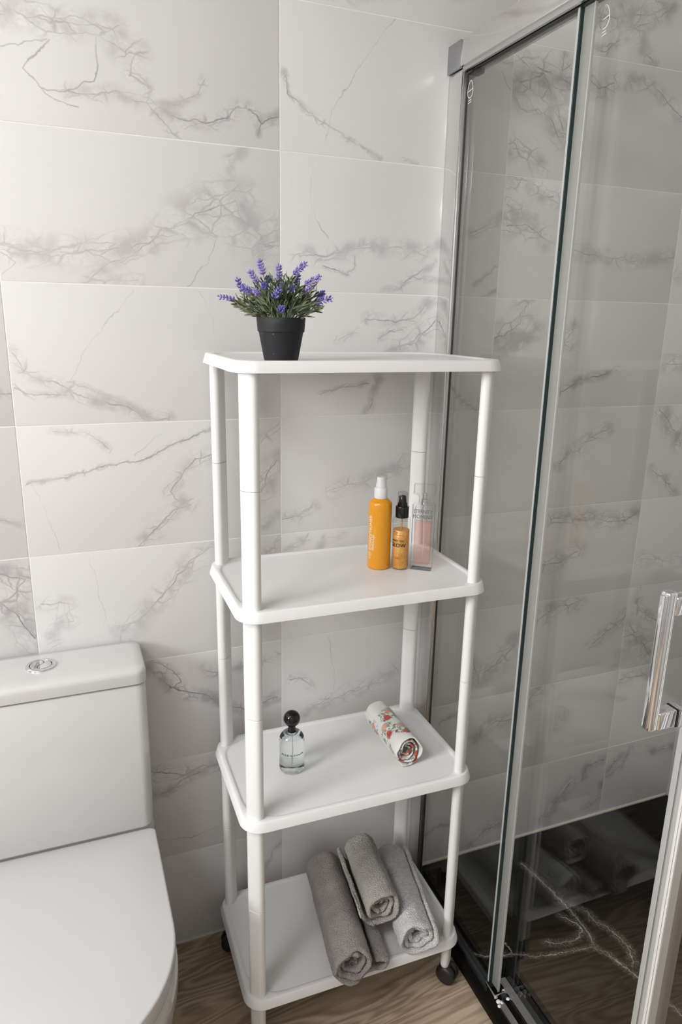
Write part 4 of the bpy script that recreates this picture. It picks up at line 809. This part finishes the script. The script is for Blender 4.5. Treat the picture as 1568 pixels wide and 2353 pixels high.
ex, ey = 0.2312, -0.2079
perf = thing('pink_perfume', 'tall rectangular glass perfume bottle half full of pink liquid', 'perfume', (ex, ey, S2), math.radians(-37))
HX, HY = 0.0212, 0.0125
lo = [rrect(HX - 0.0006, HY - 0.0006, 0.0012, 0.0, 2), rrect(HX, HY, 0.0014, 0.0008, 2), rrect(HX, HY, 0.0014, 0.1340, 2), rrect(HX - 0.0012, HY - 0.0012, 0.0010, 0.1358, 2), rrect(0.0085, 0.0075, 0.0008, 0.1366, 2)]
v, f = loft(lo); obj('body', v, f, clear_glass('thick_glass', (0.992, 0.992, 0.992, 1), 1.32), perf, True, None, 30)
lo = [rrect(HX - 0.0072, HY - 0.0045, 0.003, 0.0115, 3), rrect(HX - 0.0052, HY - 0.0030, 0.0035, 0.0140, 3), rrect(HX - 0.0050, HY - 0.0030, 0.003, 0.0985, 3), rrect(HX - 0.0050, HY - 0.0030, 0.003, 0.0988, 3)]
m_pink = clear_glass('pink_liquid', (0.985, 0.86, 0.83, 1), 1.15); nt = m_pink.node_tree
df = N(nt, 'ShaderNodeBsdfDiffuse'); df.inputs[0].default_value = (0.86, 0.56, 0.50, 1); m2 = N(nt, 'ShaderNodeMixShader', i_0=0.12)      # faintly cloudy
lk = nt.nodes['Material Output'].inputs[0].links[0].from_socket; nt.links.new(lk, m2.inputs[1]); nt.links.new(df.outputs[0], m2.inputs[2]); nt.links.new(m2.outputs[0], nt.nodes['Material Output'].inputs[0])
v, f = loft(lo); obj('pink_liquid', v, f, m_pink, perf, True, None, 30)
lo = [rrect(HX - 0.0048, HY - 0.0028, 0.002, 0.0990, 3), rrect(HX - 0.0048, HY - 0.0028, 0.002, 0.1290, 3), rrect(HX - 0.0060, HY - 0.0040, 0.002, 0.1320, 3)]
v, f = loft(lo, False, True); obj('inner_wall', v, f, clear_glass('inner_glass', (0.985, 0.985, 0.988, 1), 1.2), perf, True, None, 30)
for zz in (0.0070,):
    lo = [rrect(HX + 0.0003, HY + 0.0003, 0.001, zz, 2), rrect(HX + 0.0003, HY + 0.0003, 0.001, zz + 0.0007, 2)]; v, f = loft(lo, False, False); obj('base_line', v, f, clear_glass('line_glass', (0.60, 0.61, 0.62, 1), 1.6), perf)
v, f = tube([(0.0, 0.0, 0.016), (0.0025, 0, 0.05), (0.001, 0, 0.09), (0, 0, 0.13)], 0.0008, 6); obj('dip_tube', v, f, simple('tube_white', (0.75, 0.68, 0.66, 1), 0.4), perf)
v, f = lathe([(0.0062, 0.1335), (0.0062, 0.1445), (0.0052, 0.1455), (0.0044, 0.1460), (0.0044, 0.1530), (0.0052, 0.1535), (0.0050, 0.1565), (0.0, 0.1568)], 28); obj('sprayer', v, f, M_chrome, perf, True, None, 40)
prof = [(0.0105, 0.1372), (0.0100, 0.1415), (0.0098, 0.1455), (0.0106, 0.1490), (0.0128, 0.1522), (0.0160, 0.1538), (0.0205, 0.1540), (0.0208, 0.1545), (0.0208, 0.1738), (0.0204, 0.1744)]
pts = [(x, z) for x, z in prof] + [(-x, z) for x, z in prof[::-1]]
v, f = loft([[(p[0], -0.0075, p[1]) for p in pts], [(p[0], 0.0075, p[1]) for p in pts]]); obj('crystal_cap', v, f, clear_glass('crystal', (0.985, 0.985, 0.985, 1), 1.5), perf, True, None, 25)
mb = MB()
for t_, zz in (('ETERNITY', 0.1180), ('MOMENT', 0.1075)):
    vs, fs = text_mesh(t_, 0.0108, align='CENTER', spacing=0.98, sx=0.80 if t_ == 'ETERNITY' else 0.86)
    mb.add(([(p[0] , -HY - 0.0002 - p[2], zz + p[1]) for p in vs], fs))
mb.build('lettering', M_print_grey, perf, False)

# ------------------------------------------------------------------ round perfume bottle on the third shelf
S3 = SHELF_Z[2] - 0.003
qx, qy = -0.0337, -0.1837
blue = thing('round_perfume', 'round pale blue glass perfume bottle with a black ball stopper', 'perfume', (qx, qy, S3))
RQ = 0.0262
def solid_blue():
    m, nt, b, out = nodes_of('blue_glass')
    b.inputs['Base Color'].default_value = (0.93, 0.965, 0.975, 1); b.inputs['Roughness'].default_value = 0.0; b.inputs['IOR'].default_value = 1.42; b.inputs['Transmission Weight'].default_value = 1.0
    tc = N(nt, 'ShaderNodeTexCoord'); nz = N(nt, 'ShaderNodeTexNoise', i_Scale=20.0); nt.links.new(tc.outputs['Object'], nz.inputs['Vector'])
    mx = N(nt, 'ShaderNodeMix', data_type='RGBA'); mx.inputs[6].default_value = (0.945, 0.98, 0.99, 1); mx.inputs[7].default_value = (0.96, 0.99, 0.995, 1); nt.links.new(nz.outputs['Fac'], mx.inputs[0]); nt.links.new(mx.outputs[2], b.inputs['Base Color'])
    return m
M_blue = solid_blue()
prof = [(0.0, 0.0016), (0.018, 0.0010), (0.0215, 0.0), (0.0238, 0.0012), (0.0254, 0.0040), (RQ, 0.009), (RQ, 0.066)] + [(0.0105 + (RQ - 0.0105) * math.cos(math.radians(a)), 0.066 + 0.0215 * math.sin(math.radians(a))) for a in (12, 25, 38, 52, 66, 80, 90)] + [(0.0088, 0.0878), (0.0, 0.0880)]
v, f = lathe(prof, 64); obj('body', v, f, M_blue, blue, True, None, 70)
ri = RQ - 0.0022            # air above the perfume
prof = [(0.0, 0.0745), (0.0185, 0.0745), (0.0203, 0.0752)] + [(0.0085 + (ri - 0.0085 - 0.003) * math.cos(math.radians(a)), 0.0655 + 0.0200 * math.sin(math.radians(a))) for a in (35, 50, 66, 80, 90)] + [(0.0, 0.0858)]
v, f = lathe(prof, 48); obj('air_bubble', v, f, clear_glass('meniscus', (0.93, 0.955, 0.965, 1), 1.25), blue, True, None, 50)
prof = [(0.0, 0.0150), (0.012, 0.0135), (0.020, 0.0150), (0.0236, 0.0190), (0.0240, 0.0200)]
v, f = lathe(prof, 48, False, False); obj('inner_base', v, f, clear_glass('base_glass', (0.89, 0.925, 0.935, 1), 1.55), blue, True)
v, f = tube([(0, 0, 0.017), (0.001, 0, 0.05), (0, 0, 0.084)], 0.0009, 8); obj('dip_tube', v, f, simple('clear_tube', (0.70, 0.72, 0.71, 1), 0.4), blue)
v, f = lathe([(0.0, 0.0868), (0.0084, 0.0868), (0.0086, 0.0880), (0.0078, 0.0935), (0.0074, 0.1000), (0.0078, 0.1030), (0.0, 0.1035)], 32); nk = obj('neck', v, f, M_gloss_black, blue, True, None, 50)
bm = bmesh.new(); bmesh.ops.create_uvsphere(bm, u_segments=40, v_segments=24, radius=0.0170); me = bpy.data.meshes.new('ball_stopper'); bm.to_mesh(me); bm.free()
link('ball_stopper', me, M_gloss_black, nk, True, (0, 0, 0.1160))
th = facing(qx, qy); mb = MB()
mb.add(wrap(text_mesh('ASEIHWA', 0.0060, align='CENTER', sx=2.0), RQ, th + 0.06, 0.0445, False))
mb.add(wrap(dash(-0.018, 0.012, 0, 0.00016), RQ, th, 0.0408, False))
mb.build('lettering', M_print_black, blue, False)

# ------------------------------------------------------------------ towels
def terry(name, col, bs=430.0, strength=1.0):
    m, nt, b, out = nodes_of(name); L = nt.links.new
    tc = N(nt, 'ShaderNodeTexCoord'); nz = N(nt, 'ShaderNodeTexNoise', i_Scale=bs, i_Detail=3.0, i_Roughness=0.6); L(tc.outputs['Object'], nz.inputs['Vector'])
    vo = N(nt, 'ShaderNodeTexVoronoi', i_Scale=bs * 0.9); L(tc.outputs['Object'], vo.inputs['Vector'])
    ad = N(nt, 'ShaderNodeMath', operation='SUBTRACT'); L(nz.outputs['Fac'], ad.inputs[0]); L(vo.outputs['Distance'], ad.inputs[1])
    bp = N(nt, 'ShaderNodeBump', i_Strength=strength, i_Distance=0.0030); L(ad.outputs[0], bp.inputs['Height']); L(bp.outputs[0], b.inputs['Normal'])
    n2 = N(nt, 'ShaderNodeTexNoise', i_Scale=25.0, i_Detail=3.0); L(tc.outputs['Object'], n2.inputs['Vector'])
    mx = N(nt, 'ShaderNodeMix', data_type='RGBA'); mx.inputs[6].default_value = tuple(c * 0.72 for c in col[:3]) + (1,); mx.inputs[7].default_value = tuple(min(1, c * 1.22) for c in col[:3]) + (1,)
    a2 = N(nt, 'ShaderNodeMath', operation='ADD'); L(n2.outputs['Fac'], a2.inputs[0]); s2 = N(nt, 'ShaderNodeMath', operation='MULTIPLY', i_1=-0.75); L(vo.outputs['Distance'], s2.inputs[0]); L(s2.outputs[0], a2.inputs[1])  # darker between the loops: crevice shade put into the towel colour
    L(a2.outputs[0], mx.inputs[0]); L(mx.outputs[2], b.inputs['Base Color'])
    b.inputs['Roughness'].default_value = 0.95; b.inputs['Sheen Weight'].default_value = 0.25; b.inputs['Specular IOR Level'].default_value = 0.1
    return m

def spiral(R_, r_in, turns, end_deg, n_per=58, tail=None, ell=(1.0, 1.0), rot=0.0, wob=0.05, seed=1.0, ccw=True):
    """centre line of a rolled sheet from the core out; its outer end at end_deg; tail = extra points after it"""
    n = int(turns * n_per); th1 = math.radians(end_deg); sg = 1 if ccw else -1
    pts = []
    for i in range(n + 1):
        t = i / n; th_ = th1 - sg * 2 * math.pi * turns * (1 - t); r = r_in + (R_ - r_in) * t
        r *= 1 + wob * (1 - 0.6 * t) * noise.noise(Vector((math.cos(th_) * 1.3, math.sin(th_) * 1.3, seed + t * 1.2)))
        x, y = r * math.cos(th_) * ell[0], r * math.sin(th_) * ell[1]
        pts.append((x * math.cos(rot) - y * math.sin(rot), x * math.sin(rot) + y * math.cos(rot)))
    if tail: pts += tail
    return pts
def smooth_path(ps, n):
    out = []
    for i in range(len(ps) - 1):
        p0, p1, p2, p3 = [Vector(ps[max(0, min(len(ps) - 1, i + k))]) for k in (-1, 0, 1, 2)]
        for k in range(n):
            t = k / n; out.append(tuple(0.5 * ((2 * p1) + (p2 - p0) * t + (2 * p0 - 5 * p1 + 4 * p2 - p3) * t * t + (3 * p1 - p0 - 3 * p2 + p3) * t ** 3)))
    out.append(tuple(ps[-1])); return out
def sheet(name, path, t, A, B, mat, parent, seed, recess=0.012, jit=0.004, fuzz=0.0011, M_=105, front_cut=None, uv=False, tilt=0.0):
    """cloth of thickness t following a 2-D path (side, up) and extruded from A (front) to B (back)"""
    A = Vector(A); B = Vector(B); ax = (B - A); L_ = ax.length; ax.normalize(); side = ax.cross(Vector((0, 0, 1))).normalized(); up = side.cross(ax).normalized()
    n = len(path); nrm = []; arc = [0.0]
    for i in range(n):
        a = Vector(path[max(0, i - 1)]); c = Vector(path[min(n - 1, i + 1)]); d = (c - a); d = d.normalized() if d.length > 1e-9 else Vector((1, 0)); nrm.append(Vector((-d.y, d.x)))
        if i: arc.append(arc[-1] + (Vector(path[i]) - Vector(path[i - 1])).length)
    fr_ = random.Random(int(seed * 10)); e = t * 0.9; vs = []; par = []
    prof = [0.0, 0.12, 0.35, 0.7]; stations = [(k * e, math.sqrt(max(0.0, 1 - (1 - k) ** 2))) for k in prof]
    for q in range(M_ + 1): stations.append((e + (L_ - 2 * e) * q / M_, 1.0))
    stations += [(L_ - k * e, math.sqrt(max(0.0, 1 - (1 - k) ** 2))) for k in prof[::-1]]
    for i in range(n):
        fo = recess * (1 - i / (n - 1)) ** 1.5 + jit * noise.noise(Vector((i * 0.11, seed, 0.3))) + (front_cut[i] if front_cut else 0.0)
        ci = min(1.0, min(i, n - 1 - i) * 0.5 + 0.35)
        for sgn in (1, -1):
            for (s, tf) in stations:
                k = fo * max(0.0, 1 - s / (0.30 * L_)); ss = s + k
                h = t * 0.5 * max(0.10, tf) * ci
                p2 = Vector(path[i]) + nrm[i] * (h * sgn)
                p3 = A + ax * ss + side * p2.x + up * p2.y
                o_ = p3 * 1.0
                w1 = noise.noise_vector(o_ * 28 + Vector((seed, 0, 0))) * (0.0016); w2 = Vector((fr_.uniform(-1, 1), fr_.uniform(-1, 1), fr_.uniform(-1, 1))) * (fuzz * 0.55) + noise.noise_vector(o_ * 260 + Vector((0, seed, 0))) * fuzz * 0.7
                bend = up * (tilt * ((ss / L_) - 0.5))
                vs.append(p3 + w1 + w2 + bend); par.append((arc[-1] - arc[i], ss))
    m2 = len(stations); fs = []
    idx = lambda i, sg, q: (i * 2 + sg) * m2 + q
    for i in range(n - 1):
        for q in range(m2 - 1):
            fs.append((idx(i, 0, q), idx(i + 1, 0, q), idx(i + 1, 0, q + 1), idx(i, 0, q + 1)))
            fs.append((idx(i, 1, q), idx(i, 1, q + 1), idx(i + 1, 1, q + 1), idx(i + 1, 1, q)))
        fs.append((idx(i, 0, 0), idx(i, 1, 0), idx(i + 1, 1, 0), idx(i + 1, 0, 0)))
        fs.append((idx(i, 0, m2 - 1), idx(i + 1, 0, m2 - 1), idx(i + 1, 1, m2 - 1), idx(i, 1, m2 - 1)))
    for i in (0, n - 1):
        for q in range(m2 - 1): fs.append((idx(i, 0, q), idx(i, 0, q + 1), idx(i, 1, q + 1), idx(i, 1, q)))
    o = obj(name, vs, fs, mat, parent)
    if uv:
        ul = o.data.uv_layers.new(name='cloth')
        for lp in o.data.loops: ul.data[lp.index].uv = par[lp.vertex_index]
    return o

S4 = SHELF_Z[3] - 0.003
M_taupe = terry('taupe_terry', (0.52, 0.462, 0.438, 1)); M_beige = terry('beige_terry', (0.54, 0.50, 0.455, 1), 360.0, 1.0); M_white_t = terry('white_terry', (0.90, 0.885, 0.88, 1))
def off(pts, o): return [(p[0] - o[0], p[1] - o[1]) for p in pts]

# taupe roll at the left, its free end folded out to the right
A = Vector((0.0440, -0.3580, S4 + 0.0475)); B = Vector((0.0830, -0.0700, S4 + 0.0475))
tl = thing('rolled_towel', 'taupe rolled bath towel at the left of the towel pile on the lowest shelf', 'towel', (A.x, A.y, S4), group='rolled towels on the lowest shelf')
O = Vector(tl.location)
tail = smooth_path([(0.0100, -0.0435), (0.030, -0.0440), (0.060, -0.0430), (0.0780, -0.0370), (0.0800, -0.0250), (0.068, -0.0170), (0.052, -0.0175)], 6)[1:]
core = spiral(0.0425, 0.010, 3.1, -78, ell=(1.03, 0.98), wob=0.30, seed=2.0, tail=tail)
nC = len(core); cut = [0.0 if i < nC - len(tail) else 0.020 * min(1, (i - (nC - len(tail))) / 10) for i in range(nC)]
sheet('towel_roll', core, 0.0096, A - O, B - O, M_taupe, tl, 1.0, recess=0.020, jit=0.012, front_cut=cut)
mbh = MB()
# white roll at the right
A = Vector((0.1975, -0.3400, S4 + 0.0480)); B = Vector((0.2440, -0.1000, S4 + 0.0480))
tw_ = thing('rolled_towel', 'white rolled bath towel at the right of the towel pile on the lowest shelf', 'towel', (A.x, A.y, S4), group='rolled towels on the lowest shelf')
O = Vector(tw_.location)
sheet('towel_roll', spiral(0.0425, 0.011, 2.9, 35, ell=(1.04, 0.99), wob=0.28, seed=7.0), 0.0112, A - O, B - O, M_white_t, tw_, 5.0, recess=0.014, jit=0.010)
hem = [A - O + (B - A) * t + Vector((0.0455, 0, 0.012 + 0.002 * math.sin(t * 9))) for t in [k / 24 for k in range(1, 24)]]
v, f = tube(hem, 0.0020, 8); obj('towel_hem', v, f, M_white_t, tw_)
# beige roll on top of the two
A = Vector((0.1360, -0.2950, S4 + 0.1035)); B = Vector((0.1570, -0.1050, S4 + 0.1070))
tt = thing('rolled_towel', 'beige rolled hand towel lying on top of the towel pile on the lowest shelf', 'towel', (A.x, A.y, S4 + 0.0600), group='rolled towels on the lowest shelf')
O = Vector(tt.location)
tail = smooth_path([(-0.018, -0.0400), (-0.030, -0.0330), (-0.0405, -0.0200), (-0.0475, -0.0040), (-0.0500, 0.0075)], 6)[1:]
core = spiral(0.0400, 0.009, 2.7, -118, ell=(0.99, 1.0), wob=0.30, seed=12.0, ccw=False, tail=tail)
nC = len(core); cut = [0.0 if i < nC - len(tail) else -0.004 + 0.022 * ((i - (nC - len(tail))) / len(tail)) for i in range(nC)]
sheet('towel_roll', core, 0.0086, A - O, B - O, M_beige, tt, 9.0, recess=0.016, jit=0.010, front_cut=cut)
loopm = simple('hem_tape', (0.46, 0.44, 0.42, 1), 0.8)
ax = (B - A).normalized(); sd = ax.cross(Vector((0, 0, 1))).normalized()
hp = [A - O + ax * s + sd * (-0.0515 - 0.003 * math.sin(s * 40)) + Vector((0, 0, 0.006 + 0.004 * math.sin(s * 55))) for s in [0.012 + 0.0075 * k for k in range(18)]]
v, f = tube(hp, 0.0017, 8); obj('towel_hem', v, f, M_beige, tt)
lp = [A - O + ax * (0.006 + 0.013 * math.sin(a)) + sd * (-0.0525 - 0.0010 * math.cos(a)) + Vector((0, 0, 0.000 + 0.0062 * math.cos(a))) for a in [math.pi * 2 * k / 20 for k in range(21)]]
v, f = tube(lp, 0.0012, 6); obj('hanging_loop', v, f, loopm, tt)

# floral roll on the third shelf
def floral():
    m, nt, b, out = nodes_of('floral_cotton'); L = nt.links.new
    uvn = N(nt, 'ShaderNodeUVMap', uv_map='cloth'); tc = N(nt, 'ShaderNodeTexCoord')
    wn = N(nt, 'ShaderNodeTexNoise', i_Scale=160.0, i_Detail=3.0); L(tc.outputs['Object'], wn.inputs['Vector'])
    sb = N(nt, 'ShaderNodeVectorMath', operation='SUBTRACT'); sb.inputs[1].default_value = (.5, .5, .5); L(wn.outputs['Color'], sb.inputs[0])
    scv = N(nt, 'ShaderNodeVectorMath', operation='SCALE'); scv.inputs['Scale'].default_value = 0.011; L(sb.outputs[0], scv.inputs[0])
    flat = N(nt, 'ShaderNodeVectorMath', operation='MULTIPLY'); flat.inputs[1].default_value = (1, 1, 0); L(scv.outputs[0], flat.inputs[0])
    P = N(nt, 'ShaderNodeVectorMath', operation='ADD'); L(uvn.outputs[0], P.inputs[0]); L(flat.outputs[0], P.inputs[1])
    lf = N(nt, 'ShaderNodeTexVoronoi', i_Scale=210.0); L(P.outputs[0], lf.inputs['Vector'])
    lfm = N(nt, 'ShaderNodeMapRange', i_1=0.46, i_2=0.56, i_3=1.0, i_4=0.0); L(lf.outputs['Distance'], lfm.inputs[0])
    def blob(c, r, soft=0.5):
        d = N(nt, 'ShaderNodeVectorMath', operation='DISTANCE'); L(P.outputs[0], d.inputs[0]); d.inputs[1].default_value = (c[0], c[1], 0)
        mr = N(nt, 'ShaderNodeMapRange', i_1=r * (1 - soft * 0.3), i_2=r * (1 + soft * 0.3), i_3=1.0, i_4=0.0); L(d.outputs['Value'], mr.inputs[0]); return mr.outputs[0]
    def mx2(a, b_):
        if a is None: return b_
        q = N(nt, 'ShaderNodeMath', operation='MAXIMUM'); L(a, q.inputs[0]); L(b_, q.inputs[1]); return q.outputs[0]
    R_ = 0.033; end = -115
    uofs = lambda deg: R_ * math.radians((deg - end) % 360) if False else R_ * math.radians((end - deg) % 360)
    G = RED = PINK = None
    clusters = [(128, 0.128, 0.8), (158, 0.078, -0.6), (50, 0.100, 0.5), (68, 0.040, 1.0), (196, 0.010, 0.2), (10, 0.060, -1.0), (250, 0.09, 0.4), (-60, 0.02, 0.6), (-40, 0.11, 0)]
    cl = [(uofs(a_), s_, k_) for a_, s_, k_ in clusters] + [(0.215, 0.008, 0.3), (0.255, 0.02, -0.4), (0.30, 0.006, 0.5), (0.36, 0.015, 0.9), (0.42, 0.006, 0.0), (0.47, 0.012, 0.7)]
    for (u0, v0, k_) in cl:
        dx, dy = math.cos(k_ * 1.5) * 0.0075, math.sin(k_ * 1.5) * 0.0075
        G = mx2(G, blob((u0, v0), 0.0205)); G = mx2(G, blob((u0 - dy * 2.4, v0 + dx * 2.4), 0.0125))
        RED = mx2(RED, blob((u0 + dx, v0 - abs(dy) - 0.004), 0.0082)); PINK = mx2(PINK, blob((u0 - dx, v0 + abs(dy) + 0.006), 0.0080))
        RED = mx2(RED, blob((u0 + dy * 2.6, v0 - dx * 2.4), 0.0030))
    gm = N(nt, 'ShaderNodeMath', operation='MULTIPLY'); L(G, gm.inputs[0]); L(lfm.outputs[0], gm.inputs[1])
    def layer(fac, colA, colB, prev):
        cmix = N(nt, 'ShaderNodeMix', data_type='RGBA'); cmix.inputs[6].default_value = colA; cmix.inputs[7].default_value = colB; L(lf.outputs['Color'], cmix.inputs[0])
        q = N(nt, 'ShaderNodeMix', data_type='RGBA'); L(fac, q.inputs[0]); L(cmix.outputs[2], q.inputs[7])
        if isinstance(prev, tuple): q.inputs[6].default_value = prev
        else: L(prev, q.inputs[6])
        return q.outputs[2]
    c1 = layer(gm.outputs[0], (0.13, 0.21, 0.13, 1), (0.26, 0.33, 0.24, 1), (0.66, 0.64, 0.625, 1))
    c2 = layer(PINK, (0.55, 0.24, 0.17, 1), (0.66, 0.40, 0.30, 1), c1)
    c3 = layer(RED, (0.33, 0.045, 0.035, 1), (0.50, 0.12, 0.09, 1), c2)
    L(c3, b.inputs['Base Color']); b.inputs['Roughness'].default_value = 0.95; b.inputs['Specular IOR Level'].default_value = 0.1; b.inputs['Sheen Weight'].default_value = 0.2
    nz = N(nt, 'ShaderNodeTexNoise', i_Scale=900.0, i_Detail=3.0); L(tc.outputs['Object'], nz.inputs['Vector'])
    bp = N(nt, 'ShaderNodeBump', i_Strength=0.5, i_Distance=0.0008); L(nz.outputs['Fac'], bp.inputs['Height']); L(bp.outputs[0], b.inputs['Normal'])
    return m
A = Vector((0.1960, -0.2600, S3 + 0.0345)); B = Vector((0.1930, -0.1000, S3 + 0.0350))
fl = thing('rolled_hand_towel', 'small white rolled hand towel printed with red roses on the third shelf', 'towel', (A.x, A.y, S3))
O = Vector(fl.location)
sheet('towel_roll', spiral(0.0325, 0.006, 3.6, -115, ell=(1.02, 0.98), wob=0.34, seed=21.0, ccw=False), 0.0044, A - O, B - O, floral(), fl, 21.0, recess=0.010, jit=0.007, fuzz=0.0003, uv=True)
